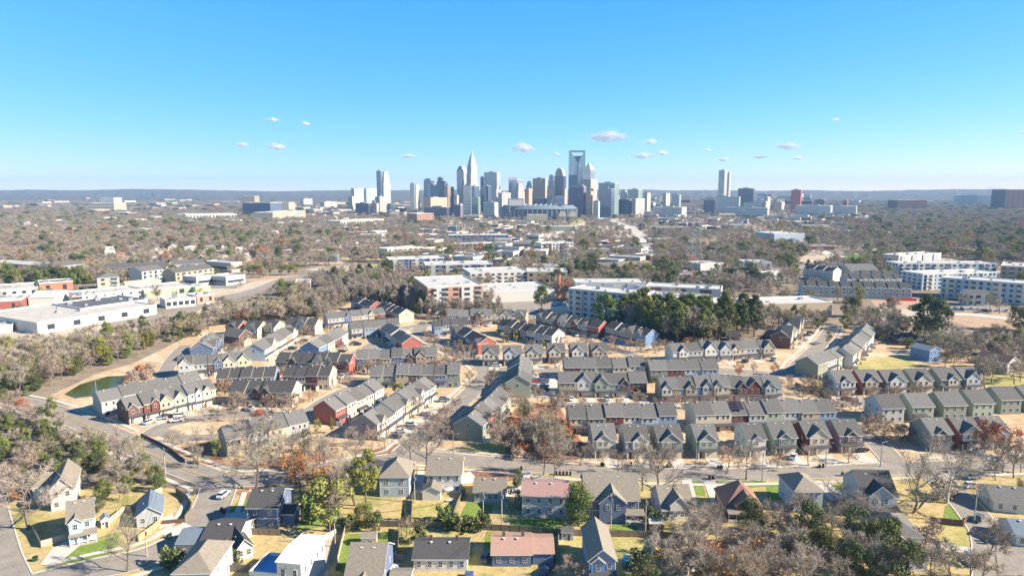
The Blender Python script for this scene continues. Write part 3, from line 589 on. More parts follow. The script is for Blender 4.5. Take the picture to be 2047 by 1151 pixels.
house('blue-grey house with wide tan roof and front gable at the bottom edge', 693, 1206, 764, 1206, 14, 2, 'x', 'n', 't', 4.2, ((.5, .62, 1.0, 'n', -1.2),), near=True, wings=((8.7, 13, 3, 9, 2.8, 'x', 1.0, 'w', 't'),), trim=True)
house('white bungalow with dark grey roof and brick middle wall at the bottom', 827, 1141, 934, 1141, 9.5, 1, 'x', 'w', 'k', 1.8, near=True, chim=2, cols=5)
house('single-storey house with copper-pink roof at the bottom', 984, 1132, 1062, 1132, 10, 1, 'x', 'n', 'c', 1.5, near=True, chim=2, wings=((9.6, 14.5, .8, 9.6, 3.0, 'x', 1.4, 'n', 'c'),))
house('tall bright blue house with tan cross roofs at the bottom', 1177, 1168, 1230, 1168, 15, 2, 'y', 'B', 't', 2.5, ((.32, .5, .6, 'B', -.4),), near=True, porch=(.1, 6.0, 1.8, 2.7, 'k'), trim=True, cols=2)
house('pale blue two-storey house with tan hip roof behind the tall pine', 760, 993, 818, 993, 11, 2, 'h', 'a', 't', 3.4, near=True, trim=True, cols=2)
house('white two-storey house with screened back porch and tan roof', 854, 986, 922, 986, 11, 2, 'x', 'w', 't', 3.0, near=True, wings=((-.8, 4.4, -4.6, -.02, 2.8, 'y', 1.3, 'w', 't'),), cols=4)
house('small grey bungalow with dark tan roof and shaded patio', 948, 1003, 1010, 1004, 9.5, 1, 'x', 'l', 't', 2.0, near=True, cols=5)
house('two-storey house with pink metal roof and grey upper wall', 1044, 1031, 1133, 1034, 10, 2, 'x', 'l', 'p', 1.6, near=True, trim=True, cols=4)
house('largest blue-grey house with a broad tan roof and central gable', 1170, 1040, 1276, 1041, 14, 2, 'x', 'n', 't', 4.6, ((.5, .5, 1.6, 'n', -.2),), near=True, porch=(10.5, 15.4, 2.4, 2.8, 't'), trim=True)
house('white house with brown roof and dormer behind the tall bare tree', 1324, 1040, 1386, 1038, 12, 1, 'x', 'w', 't', 4.2, ((.5, .55, .6, 'w', 1.6),), near=True)
house('brown-roofed house with steep cross gable and stone front', 1450, 1038, 1524, 1040, 12, 1, 'h', 'k', 'b', 5.0, ((.55, .6, .8, 'k', 1.4),), near=True, porch=(.3, 4.6, 2, 2.6, 't'))
house('blue-grey house with tan hip roof right of the steep brown roof', 1586, 1024, 1643, 1024, 11, 2, 'h', 'a', 't', 2.6, near=True, cols=2)
house('tall dark-roofed house with triple window in its front gable', 1722, 1032, 1790, 1034, 13, 2, 'x', 'l', 'k', 4.6, ((.5, .7, .8, 'l', .4),), near=True, porch=(1, 9, 2.2, 2.8, 'k'))
house('white low house with grey hip roof below the dark-roofed house', 1752, 1092, 1842, 1098, 12, 1, 'h', 'w', 'g', 2.8, near=True)
house('small house with taupe gable roof at the lower right', 1798, 1142, 1852, 1142, 10, 1, 'y', 'w', 't', 2.4, near=True)
house('white low house with grey roof at the right edge by the parked cars', 1985, 1022, 2070, 1030, 11, 1, 'x', 'w', 'g', 2.4, near=True)
house('small dark roofed house cut by the right edge beside the bins', 2030, 1092, 2100, 1098, 9, 1, 'x', 'w', 'n', 2.0, near=True)
# building under construction
a, L, u, rz = frame(546, 1186, 604, 1192); rt = root('unfinished_house', 'unfinished white-wrapped house with bright white roof and blue underlay wing', 'house', (a.x, a.y, 0), rz); occupy(a.x, a.y, u.x, u.y, L, 14)
shell(rt, 1.2, L, 0, 12, 0, 7.6, .6, TRIM, RO['W'], 'x', oh=.3)
shell(rt, -6.0, 1.19, 1, 9, 0, 3.4, .1, WALL['w'], RO['B'], 'f', wall='wing', roof='wing_roof')
for x, z in ((2.6, 4.4), (5.4, 4.4), (2.6, 1.2), (5.4, 1.2)): window(rt, x, 0, z, 1.0, 1.8, 0, True)
for y in (2, 5, 8, 10.5): window(rt, L, y, 4.6, .8, 1.6, math.pi/2, True)
b = MB()
for k in range(46):
    x = rng.uniform(1.4, L-.3); z = .3+k % 14*.5; b.box(x, x+.35, -.03, -.005, z, z+.12)
    x = rng.uniform(-5.8, 1); z = .3+k % 6*.5; b.box(x, x+.35, .97, .995, z, z+.12)
b.build('wrap_marks', mat('wrap_print', (.25, .26, .32), .7), rt)
for k in range(3):
    b = MB(); b.box(-4.6+k*2.4, -4.5+k*2.4, 9.5, 9.6, 0, 3.3); b.build('scaffold_post', WOODN, rt)
# sheds
def shed(label, x0, y0, x1, y1, d, h, wm, rm, ridge='x'):
    a, L, u, rz = frame(x0, y0, x1, y1); rt = root('garden_shed', label, 'shed', (a.x, a.y, 0), rz); shell(rt, 0, L, 0, d, 0, h, .8, WALL[wm], RO[rm], ridge, oh=.15); occupy(a.x, a.y, u.x, u.y, L, d)
    put('door', DOORM, rt, (L*.65, 0, .05), 0, (.9, 1, 1.7)); window(rt, L*.25, 0, .9, .6, .7)
shed('small pale blue shed against the garden fence', 1122, 1079, 1146, 1080, 2.4, 2.1, 'a', 'g'); shed('grey flat shed behind the blue-grey bottom-edge house', 722, 1092, 752, 1091, 3, 2.2, 't', 't'); shed('small white shed beside the pale blue two-storey house', 203, 1056, 220, 1052, 3, 2, 'w', 'n', 'y')
shed('grey-brown shed by the fence right of the power pole', 1298, 1062, 1326, 1062, 3, 2.2, 'k', 's')

# ---------------------------------------------------------------- flat-roofed blocks and low buildings in the middle distance
b_ = MB(); b_.box(-.5, .5, -.5, .5, 0, 1); ACU = b_.mesh('rooftop_unit', [METAL])
b_ = MB(); b_.box(-.5, .5, -.06, .02, 0, 1, 0); WPLAIN = b_.mesh('window', [GLASS])
b_ = MB(); b_.box(-.5, .5, -.9, .02, 0, .12, 0); b_.box(-.5, .5, -.9, -.84, .12, .5, 1); b_.box(-.5, .5, -.02, .02, .12, 1.0, 2); BALC = b_.mesh('balcony', [TRIM, METAL, GLASS])
def block(label, x0, y0, x1, y1, depth, h, fl, wm='w', rm='s', bay=4.0, cat='building', name='building', ww=.45, balc=0, roof='f', rise=2.0, group=None, units=4, wall2=None, maxw=64, side=True):
    a, L, u, rz = frame(x0, y0, x1, y1); rt = root(name, label, cat, (a.x, a.y, 0), rz, group); occupy(a.x, a.y, u.x, u.y, L, depth, 3)
    shell(rt, 0, L, 0, depth, 0, h, rise, WALL[wm], RO[rm], roof, oh=.4)
    if wall2:                                   # projecting bays in a second colour
        nb = max(2, int(L/16))
        for k in range(nb):
            xa = L*(k+.2)/nb; b = MB(); b.box(xa, xa+L/nb*.42, -.9, -.01, 0, h-.3); b.build('bay', WALL[wall2], rt)
    if fl:
        nc = max(2, int(L/bay)); 
        while nc*fl > maxw: nc = int(nc*.8)
        fh = h/fl
        for f in range(fl):
            for c in range(nc):
                x = L*(c+.5)/nc; yy = 0
                if wall2:
                    q = (x/L*nb) % 1
                    if .19 < q < .63: yy = -.9
                if balc and c % balc == 1: put('balcony', BALC, rt, (x, yy, f*fh+.4), 0, (L/nc*.62, 1, fh*.72))
                else: put('window', WPLAIN, rt, (x, yy, f*fh+fh*.3), 0, (L/nc*ww, 1, fh*.5))
        if side:
            left = px_of(a.x+u.x*L/2, a.y)[0] > 1023
            sx, rot = (-.003, -math.pi/2) if left else (L+.003, math.pi/2)
            nd = min(6, max(2, int(depth/5)))
            for f in range(fl):
                for c in range(nd): put('window', WPLAIN, rt, (sx, depth*(c+.5)/nd, f*fh+fh*.3), rot, (depth/nd*ww, 1, fh*.5))
    if roof == 'f':
        for k in range(units):
            s = rng.uniform(1.2, 2.6); put('rooftop_unit', ACU, rt, (rng.uniform(.1, .9)*L, rng.uniform(.2, .8)*depth, h+.1), 0, (s*1.4, s, s*.8))
    return rt
AP = 'apartment block'
B_ = [
 # left commercial strip
 ('very large low warehouse with pale membrane roof and tall white wall at the left', 76, 668, 314, 628, 70, 6.5, 1, 'w', 's', 14, .28), ('dark roofed rear part of the large low warehouse', 165, 638, 296, 618, 40, 7.0, 0, 'w', 'd', 9, .4),
 ('small flat canopy building at the left edge below the warehouse', -30, 668, 24, 664, 22, 4, 0, 'w', 's', 9, .4),
 ('long white industrial building with small square windows and loading bays', 166, 611, 288, 597, 30, 7.5, 2, 'w', 's', 6, .25), ('pale green long industrial building', 289, 598, 388, 588, 34, 7, 1, 'e', 's', 14, .2),
 ('bright green gabled shed building at the end of the green one', 392, 590, 421, 587, 18, 6.5, 0, 'v', 'w', 9, .4, 'y', 1.6), ('white showroom with black framed windows by the highway', 332, 617, 392, 611, 18, 6, 1, 'w', 'w', 4, .7),
 ('orange brick boxy building beside the showroom', 394, 609, 430, 604, 16, 6.5, 1, 'p', 's', 8, .3), ('orange red brick building in the wood edge at the left', 80, 588, 147, 583, 22, 9, 1, 'o', 'd', 9, .25),
 ('red brick low building at the left edge', -20, 626, 44, 622, 34, 8, 1, 'r', 'w', 10, .2), ('grey low building behind the red brick one', 0, 598, 78, 592, 40, 7, 1, 'l', 's', 6, .4),
 ('white building with wide dark loading mouth under an arched roof', 58, 614, 110, 612, 34, 7, 0, 'w', 'w', 9, .3, 'x', 3.2), ('brown brick end block beside the arched building', 146, 612, 165, 611, 20, 7, 0, 'k', 's', 9, .3),
 ('tan office building standing in the bare wood above the highway', 590, 587, 620, 586, 22, 9, 0, 't', 's', 9, .3), ('small dark blue roofed lookout hut in the wood', 656, 524, 674, 524, 10, 8, 0, 'n', 'n', 9, .3, 'h', 2),
 # left apartments
 ('cream walk-up apartments with hipped grey roof nearest the brick building', 196, 581, 240, 578, 22, 11, 3, 'c', 'g', 6, .35, 'h', 3.5), ('grey roofed apartments half behind dark trees at the left', 104, 556, 172, 548, 22, 11, 3, 'w', 'g', 6, .4, 'h', 4),
 ('long grey roofed apartments in the middle of the left group', 210, 558, 334, 556, 20, 11, 3, 't', 'g', 6, .4, 'x', 4), ('grey roofed apartments with black balconies, second of the left group', 285, 566, 328, 560, 18, 11, 3, 'w', 'g', 6, .4, 'x', 4),
 ('dark blue fronted apartments at the right of the left group', 344, 551, 410, 547, 20, 11, 3, 'n', 'g', 6, .4, 'x', 4), ('tan fronted apartments below the dark blue fronted ones', 352, 569, 428, 558, 18, 11, 3, 't', 'g', 6, .4, 'x', 4),
 ('low carport roof in front of the left apartments', 250, 574, 325, 568, 8, 4, 0, 'c', 's', 9, .3, 'x', 1), ('white terrace roofs at the far left edge', -10, 539, 92, 546, 16, 8, 2, 'w', 'w', 5, .4, 'x', 2.5),
 # centre
 ('long navy three-storey block with white roofline, centre left', 897, 486, 1017, 485, 22, 13, 3, 'n', 'w', 7, .5), ('dark glass mid-rise box at the left end of the navy block', 895, 470, 912, 470, 20, 17, 3, 'n', 'd', 6, .5),
 ('pale roofed low block below the navy one', 905, 500, 962, 500, 20, 9, 2, 't', 'w', 6, .5), ('white saw-tooth roofed terrace', 967, 500, 1016, 499, 20, 8, 2, 'w', 'w', 6, .4, 'x', 3),
 ('white and charcoal striped apartment block standing alone', 1082, 512, 1146, 510, 26, 17, 4, 'w', 'w', 5, .6), ('navy apartment block with white roof above the bare wood', 778, 545, 888, 541, 24, 14, 4, 'n', 'w', 7, .5),
 ('cream and orange apartment block with white parapet', 775, 517, 845, 512, 24, 12, 3, 'c', 'w', 7, .4), ('long navy apartment block with white roof, centre', 850, 556, 985, 553, 30, 13, 3, 'n', 'w', 7, .55),
 ('brick and white apartment block behind bare trees, centre', 856, 628, 966, 622, 60, 19, 5, 'p', 'w', 7, .5), ('long white roofed block with balconies, centre', 940, 570, 1056, 566, 40, 11, 3, 'w', 'w', 6, .5),
 ('grey walled block with square windows beside the long white one', 1054, 567, 1134, 567, 30, 11, 2, 't', 'w', 7, .4), ('white roofed warehouse with a row of skylights', 970, 606, 1108, 600, 50, 8, 0, 'w', 'w', 9, .3),
 ('round-topped white hall in the centre', 1050, 513, 1092, 514, 40, 8, 0, 'w', 'w', 9, .3, 'x', 3), ('low white shed beside the round-topped hall', 1080, 545, 1108, 545, 20, 7, 0, 'w', 's', 9, .3),
 ('brown low school building with sandy roof', 1215, 548, 1325, 545, 40, 8, 1, 'k', 't', 7, .4, 'h', 3), ('small white canopy building beside the brick chimney', 1104, 630, 1135, 630, 22, 5, 0, 'w', 'w', 9, .3),
 # big white apartments behind pines
 ('large white and blue apartment block behind the bright green tree', 1136, 631, 1278, 648, 24, 19, 5, 'a', 'w', 5, .45), ('white apartment block with charcoal balcony stacks among the pines', 1280, 646, 1402, 656, 26, 18, 5, 'w', 'w', 5, .5),
 ( 'long low-roofed white block behind the pine belt', 1404, 650, 1490, 650, 24, 14, 4, 'l', 'w', 6, .4), ('low white wing at the back of the large white and blue apartments', 1150, 606, 1290, 606, 22, 16, 0, 'w', 'w', 9, .4), ('low white wing at the back of the charcoal striped apartments', 1290, 600, 1440, 608, 24, 11, 0, 'w', 'w', 9, .4), ('small blue-roofed pavilion in the apartment courtyard', 1262, 622, 1300, 622, 20, 14, 0, 'b', 'n', 9, .4, 'h', 3),
 ('tan block with tall white corner pillars behind the bare trees', 1500, 638, 1662, 632, 26, 10, 0, 't', 'w', 9, .3),
 # right
 ('white and blue apartment block, rearmost of the right group', 1793, 557, 1990, 557, 22, 15, 4, 'a', 'w', 5, .45), ('white and blue apartment block, middle one of the right group', 1842, 580, 1990, 575, 24, 14, 4, 'a', 'w', 5, .45),
 ('white and blue apartment block, nearest of the right group', 1879, 594, 2075, 612, 26, 16, 4, 'a', 'w', 5, .45), ('low white roofed wing behind the right apartments', 1795, 536, 1880, 530, 20, 14, 0, 'w', 's', 9, .3),
 ('brown brick apartment block at the right edge', 1998, 560, 2090, 566, 50, 14, 3, 't', 's', 6, .4), ('small white and cream clubhouse by the right apartments', 1932, 611, 1976, 612, 12, 9, 2, 'w', 'g', 5, .4, 'x', 3),
 ('grey roofed church hall with dark gable', 1700, 556, 1757, 556, 30, 7, 0, 'c', 'g', 9, .3, 'x', 6), ('low white building beside the satellite dishes', 1400, 541, 1446, 539, 26, 7, 0, 'w', 's', 9, .3), ('white roofed block with rooftop box by the car park', 1504, 541, 1542, 541, 26, 9, 1, 'l', 's', 7, .4),
 ('pale box building with pale roof left of the dark terraces', 1530, 560, 1578, 556, 20, 5, 0, 'l', 's', 9, .3), ('large white warehouse beyond the right-hand wood', 1547, 483, 1608, 482, 60, 13, 0, 'a', 'w', 9, .3), ('low white annex of the far warehouse', 1520, 478, 1548, 479, 30, 8, 0, 'w', 's', 9, .3),
 ('long green walled building with red roof', 1312, 466, 1374, 466, 40, 12, 1, 'g', 'b', 9, .3), ('low brown building at the end of the right-hand wood', 1610, 500, 1668, 500, 30, 6, 0, 'k', 'b', 9, .3),
 ('pale green boxy building beside the red clay field', 1466, 460, 1482, 460, 20, 11, 0, 'e', 's', 9, .3), ('low brick parking building with red roof', 1350, 452, 1420, 452, 60, 8, 1, 'o', 'b', 9, .5),
 ('dark green curved-end depot with pale roof', 1078, 462, 1150, 462, 40, 10, 0, 'g', 's', 9, .3), ('long cream hotel-like block below the stadium', 1054, 446, 1094, 446, 40, 22, 4, 'c', 's', 6, .4),
 ('pink brick office box, centre left', 834, 448, 867, 447, 60, 27, 4, 'p', 's', 7, .45), ('long cream block with curved white roof, centre left', 681, 452, 768, 447, 50, 12, 1, 'c', 's', 9, .5),
 ('blue glass office building with two wings at the left', 486, 432, 541, 433, 60, 46, 6, 'n', 's', 12, .6), ('long cream and white block right of the blue glass office', 546, 442, 611, 436, 60, 24, 4, 'c', 's', 9, .5),
 ('long white roofed building left of the blue glass office', 372, 440, 474, 438, 80, 16, 1, 'w', 'w', 9, .4), ('cream office box right of the blue glass office', 542, 425, 578, 425, 80, 40, 5, 'c', 's', 9, .4),
 ('cream institution with tall corner blocks at far left', 180, 424, 229, 424, 90, 36, 3, 'c', 's', 9, .4), ('white far office block behind the cream institution', 200, 410, 228, 410, 90, 44, 4, 'w', 's', 9, .4),
 ('tan tower block far left of the skyline', 485, 420, 510, 420, 60, 62, 8, 't', 's', 9, .4),
 ('dark brick slab with pale glass centre beyond the right-hand wood', 1793, 421, 1851, 421, 80, 46, 4, 'k', 's', 9, .4), ('massive dark brick office block at the right edge', 2007, 421, 2070, 421, 90, 92, 10, 'k', 'd', 8, .35),
]
for q in B_:
    lab, x0, y0, x1, y1, dp, h, fl, wm, rm, bay, ww = q[:12]; rf = q[12] if len(q) > 12 else 'f'; rs = q[13] if len(q) > 13 else 2
    block(lab, x0, y0, x1, y1, dp, h, fl, wm, rm, bay, ww=ww, roof=rf, rise=rs, cat='apartments' if 'apartment' in lab else 'building', name='apartment_block' if 'apartment' in lab else 'building',
          balc=3 if 'apartment' in lab or 'balcon' in lab else 0, wall2={'a': 'w', 'w': 'k' if 'charcoal' in lab else 'l', 'p': 'w', 'n': 'l'}.get(wm) if 'apartment' in lab else None)
# dark-roofed three-storey terraces at the right
def terrace(label, x0, y0, x1, y1, n, depth, h, wm='w', rise=3.5):
    a, L, u, rz = frame(x0, y0, x1, y1); rt = root('terrace_row', label, 'townhouses', (a.x, a.y, 0), rz); occupy(a.x, a.y, u.x, u.y, L, depth); uw = L/n
    for i in range(n):
        X0, X1 = i*uw+.01, (i+1)*uw-.01; up = .7*(i % 2)
        shell(rt, X0, X1, 0, depth, 0, h+up, rise, WALL[wm if i % 2 else 'a'], RO['k'], 'x', oh=.3, ohx=0)
        b = MB(); b.box(X0+.8, X1-.8, -.7, -.01, 3, h-.2); b.build('bay', WALL['w'], rt)
        for z in (3.6, 6.4): window(rt, (X0+X1)/2, -.7, z, uw*.4, 1.5)
        put('garage_door', GDOOR, rt, ((X0+X1)/2, -.01, .02), 0, (uw*.5, 1, 2.3))
terrace('long front terrace with dark ribbed roofs above the red fence', 1600, 592, 1822, 599, 19, 12, 9)
terrace('dark roofed terrace directly behind the long front terrace', 1690, 578, 1800, 578, 10, 12, 9)
terrace('short dark roofed terrace behind the second terrace', 1712, 569, 1788, 569, 7, 11, 9)
terrace('slanting dark roofed terrace with white gables, upper left of the terraces', 1606, 556, 1664, 564, 6, 12, 10)
terrace('white gabled terrace beside the church hall', 1645, 552, 1690, 550, 4, 11, 9)
# brick chimney
x, y = G(1117, 594); rt = root('brick_chimney', 'tall freestanding red brick chimney beside the white roofed warehouse', 'chimney', (x, y, 0)); b = MB(); b.tube((0, 0, 0), (0, 0, 19), 1.6, 1.2, 10); b.build('stack', WALL['o'], rt); b = MB(); b.tube((0, 0, 19), (0, 0, 19.8), 1.5, 1.5, 10); b.build('rim', WALL['k'], rt)

# ---------------------------------------------------------------- skyline towers
gridmat('facade_cream_windows', (.52, .46, .37), (.25, .25, .27), 7, 8, .5, .55, .6, 0)
gridmat('facade_stone_stripes', (.52, .45, .38), (.20, .22, .27), 6, 9, .45, 1.1, .5, 0)
gridmat('facade_blue_glass', (.22, .28, .36), (.11, .16, .24), 9, 8, .8, .7, .12, .5)
gridmat('facade_pale_glass', (.42, .47, .50), (.27, .34, .41), 9, 10, .7, .7, .12, .5)
gridmat('facade_navy_glass', (.12, .13, .18), (.06, .07, .12), 9, 8, .6, .6, .2, .3)
gridmat('facade_green_glass', (.42, .48, .42), (.16, .28, .30), 7, 8, .75, .7, .2, .3)
gridmat('facade_brown_stone', (.36, .25, .18), (.14, .12, .15), 6, 8, .45, 1.1, .5, 0)
gridmat('facade_purple_brick', (.20, .16, .20), (.10, .09, .15), 7, 8, .5, .55, .6, 0)
gridmat('facade_silver', (.50, .50, .49), (.34, .35, .37), 6, 8, .5, .6, .4, .3)
gridmat('facade_white_bands', (.52, .50, .46), (.28, .38, .42), 12, 9, 1.1, .45, .4, 0)
gridmat('facade_orange_stone', (.62, .40, .27), (.30, .22, .22), 8, 8, .5, .6, .5, 0)
gridmat('facade_red', (.52, .14, .13), (.35, .12, .13), 8, 9, .5, .6, .6, 0)
def tower(label, x0, x1, yt, Y, fm='facade_cream_windows', split=.5, ang=30, top='f', steps=(), cat='office tower', name='office_tower', crown=None, rmk='s'):
    t = R(ang); W0 = (x0+(x1-x0)*split-1023.5); k = 1/F
    a_ = (x1-x0)*split*Y*k/math.cos(t)/(cp); b_ = (x1-x0)*(1-split)*Y*k/max(.3, math.sin(t))/(cp)
    a_ = max(a_, 4); b_ = max(b_, 4)
    X = W0*k*Y; h = ZT(yt, Y)
    rt = root(name, label, cat, (X, Y, 0), -t)
    RECTS.append((X, Y+b_/2, 1, 0, (a_+b_)*.6, (a_+b_)*.6))
    fmat = M[fm]
    lv = [(0, 0, 1)]+list(steps)        # (start fraction, inset, width)
    z0 = 0
    segs = [(h*steps[i-1][0] if i else 0, h*(steps[i][0]) if i < len(steps) else h, (steps[i-1][1] if i else 0)) for i in range(len(steps)+1)]
    for (za, zb, ins) in segs:
        b = MB(); b.box(-a_+ins*a_, -ins*a_, ins*b_, b_-ins*b_, za, zb); b.build('facade', fmat, rt)
        b = MB(); b.box(-a_+ins*a_+.5, -ins*a_-.5, ins*b_+.5, b_-ins*b_-.5, zb+.05, zb+1.2); b.build('roof', RO[rmk], rt)
    ins = segs[-1][2]; A0, A1, B0, B1 = -a_+ins*a_, -ins*a_, ins*b_, b_-ins*b_
    return rt, h, (A0, A1, B0, B1)
def spire(rt, A0, A1, B0, B1, z0, z1, m, name='crown', frac=.0):
    b = MB(); xm, ym = (A0+A1)/2, (B0+B1)/2; c = [(A0, B0), (A1, B0), (A1, B1), (A0, B1)]
    d = [(xm+(x-xm)*frac, ym+(y-ym)*frac) for x, y in c]
    for i in range(4): j = (i+1) % 4; b.face([(*c[i], z0), (*c[j], z0), (*d[j], z1), (*d[i], z1)])
    b.face([(*q, z1) for q in d]); b.build(name, m, rt)
TW = [
 ('small cream block at the left foot of the twin banded towers', 697, 713, 394, 2900, 'facade_cream_windows', .6), ('left of the twin low towers with pale green bands', 704, 728, 377, 3000, 'facade_white_bands', .3), ('right of the twin low towers with pale green bands', 728, 752, 377, 3050, 'facade_white_bands', .3),
 ('tall slim residential tower, its left slab blue glass', 755, 766, 342, 2800, 'facade_blue_glass', .8), ('pale stepped half of the tall slim residential tower', 765, 780, 344, 2830, 'facade_white_bands', .3), ('pale grey mid-rise at the foot of the tall slim tower', 751, 771, 394, 2500, 'facade_stone_stripes', .5),
 ('low dark blue panelled block in front of the slim tower', 709, 742, 407, 2450, 'facade_navy_glass', .9), ('low cream end of the dark blue panelled block', 742, 758, 407, 2452, 'facade_cream_windows', .8),
 ('lone slim teal glass tower between the slim tower and the cluster', 821, 832, 367, 3000, 'facade_pale_glass', .8), ('cream strip tower joined to the lone teal one', 832, 839, 369, 3010, 'facade_cream_windows', .2),
 ('blue glass tower with rounded top behind the white banded one', 848, 869, 361, 2800, 'facade_blue_glass', .7), ('white banded residential tower in the left cluster', 856, 876, 369, 2650, 'facade_white_bands', .3), ('dark blue stepped tower at the back of the left cluster', 872, 891, 355, 3000, 'facade_navy_glass', .7),
 ('navy tower with slanting top in the left cluster', 878, 896, 367, 2750, 'facade_navy_glass', .7), ('brown striped tower in the left cluster', 892, 907, 374, 2600, 'facade_brown_stone', .25), ('cream hotel block in front of the left cluster', 847, 890, 396, 2400, 'facade_orange_stone', .35),
 ('low navy ribbed block in front of the cream hotel', 846, 902, 415, 2250, 'facade_navy_glass', .85), ('beige office box right of the brown striped tower', 908, 926, 391, 2500, 'facade_cream_windows', .35),
 ('flat light-blue glass tower standing before the tallest stone tower', 926, 943, 371, 2250, 'facade_pale_glass', .93), ('teal glass tower right of the flat light-blue one', 943, 958, 372, 2500, 'facade_blue_glass', .4), ('greenish lower block under the teal glass tower', 943, 960, 395, 2350, 'facade_green_glass', .8),
 ('blue glass tower left of the white low block', 963, 982, 372, 2550, 'facade_blue_glass', .7), ('narrow dark glass tower beside the silver slab', 961, 968, 354, 2950, 'facade_navy_glass', .8), ('wide silver grey slab tower', 968, 1000, 345, 2900, 'facade_silver', .8),
 ('white low block at the foot of the silver slab', 966, 996, 405, 2300, 'facade_white_bands', .75), ('grey blue office block between the silver slab and the striped block', 983, 1002, 380, 2700, 'facade_silver', .5),
 ('beige vertically striped block, left of the stadium sign', 996, 1021, 386, 2500, 'facade_stone_stripes', .3), ('blue glass tower with a low roof sign frame', 1017, 1045, 360, 2900, 'facade_pale_glass', .6), ('beige stepped tower before the one with the roof frame', 1027, 1049, 367, 2650, 'facade_stone_stripes', .4),
 ('dark teal glass box behind the beige stepped tower', 1050, 1066, 364, 2950, 'facade_green_glass', .9), ('small cream block in front of the dark teal box', 1049, 1065, 378, 2700, 'facade_orange_stone', .5), ('tan stone tower with paler right side', 1065, 1093, 357, 2800, 'facade_orange_stone', .72),
 ('blue glass tower with stepped shoulder left of the arched one', 1094, 1110, 351, 2750, 'facade_blue_glass', .8), ('purple brick block with rounded roof right of the stadium', 1138, 1172, 374, 2300, 'facade_purple_brick', .8), ('orange stone wing of the purple brick block', 1171, 1186, 383, 2290, 'facade_orange_stone', .6),
 ('green glass tower with cream gridded side', 1197, 1238, 366, 2400, 'facade_green_glass', .72), ('bright blue glass tower before the green glass one', 1199, 1229, 378, 2250, 'facade_blue_glass', .7), ('plain white block between the purple and the green towers', 1185, 1199, 403, 2150, 'facade_white_bands', .7),
 ('pale stepped office block right of the green glass tower', 1238, 1257, 381, 2900, 'facade_silver', .6), ('wide green-grey office block at the right of the cluster', 1255, 1286, 379, 2850, 'facade_green_glass', .6), ('grey block at the right end of the cluster', 1284, 1300, 386, 2800, 'facade_silver', .6),
 ('blue-grey slab before the wide green-grey office', 1238, 1264, 399, 2300, 'facade_navy_glass', .7), ('beige vertically striped slab at the right of the cluster', 1264, 1296, 398, 2280, 'facade_stone_stripes', .15), ('cream tower block behind the beige striped slab', 1287, 1302, 387, 2700, 'facade_cream_windows', .3),
 ('cream and dark slab left of the lone grey tower', 1323, 1342, 387, 3000, 'facade_cream_windows', .3), ('grey and cream block beside the cream and dark slab', 1342, 1361, 390, 3100, 'facade_silver', .7), ('lone tall grey stone tower right of the cluster', 1433, 1455, 341, 2900, 'facade_silver', .45), ('slightly lower slab attached to the lone grey tower', 1449, 1460, 346, 2950, 'facade_stone_stripes', .3),
 ('wide grey-green hospital block under the lone grey tower', 1418, 1480, 394, 2700, 'facade_silver', .9), ('dark glass cube left of the hospital block', 1407, 1428, 400, 2550, 'facade_navy_glass', .9), ('dark gridded building with cream corner right of the hospital', 1476, 1511, 377, 3000, 'facade_navy_glass', .72),
 ('cream tower pair right of the dark gridded building', 1524, 1546, 394, 2900, 'facade_cream_windows', .3), ('blue grey slab below the cream pair', 1489, 1524, 406, 2500, 'facade_silver', .9), ('cream slab beside the blue grey slab', 1524, 1542, 404, 2480, 'facade_cream_windows', .2), ('long white columned block right of centre', 1459, 1541, 416, 2300, 'facade_white_bands', .88),
 ('red tower wrapped in scaffolding', 1580, 1601, 380, 2800, 'facade_red', .75), ('dark and white mid-rise right of the red tower', 1629, 1657, 399, 2900, 'facade_navy_glass', .5), ('long blue-grey apartment slab right of the red tower', 1600, 1680, 412, 2400, 'facade_silver', .7),
 ('red brick mid-rise at the end of the grey slabs', 1681, 1697, 401, 2900, 'facade_red', .5), ('grey mid-rise slab left of the dark brick slab', 1640, 1724, 413, 2500, 'facade_silver', .8), ('low blue and cream block below the dark glass cube', 1309, 1378, 415, 2300, 'facade_white_bands', .75),
 ('beige block with white cap left of the slim tower', 745, 757, 401, 2700, 'facade_cream_windows', .5), ('navy low block left of the stadium board', 908, 934, 410, 2300, 'facade_purple_brick', .5),
 ('pale blue unfinished concrete frame on the right horizon', 1920, 1988, 391, 4200, 'facade_pale_glass', .8), ('cream low office behind the long white columned block', 1546, 1578, 405, 3000, 'facade_cream_windows', .4),
 ('small glass tower behind the stadium, left side', 1066, 1094, 397, 2500, 'facade_navy_glass', .8), ('tan low tower behind the stadium, right side', 1092, 1100, 394, 2500, 'facade_cream_windows', .3), ('orange gabled block right of the arched tower', 1124, 1134, 379, 2600, 'facade_orange_stone', .4),
 ('small cream block between the two left clusters', 870, 905, 405, 2700, 'facade_cream_windows', .4), ('white low office at the left foot of the skyline', 640, 668, 404, 3300, 'facade_cream_windows', .4), ('grey hotel block in the far left skyline', 602, 622, 398, 3800, 'facade_silver', .4),
]
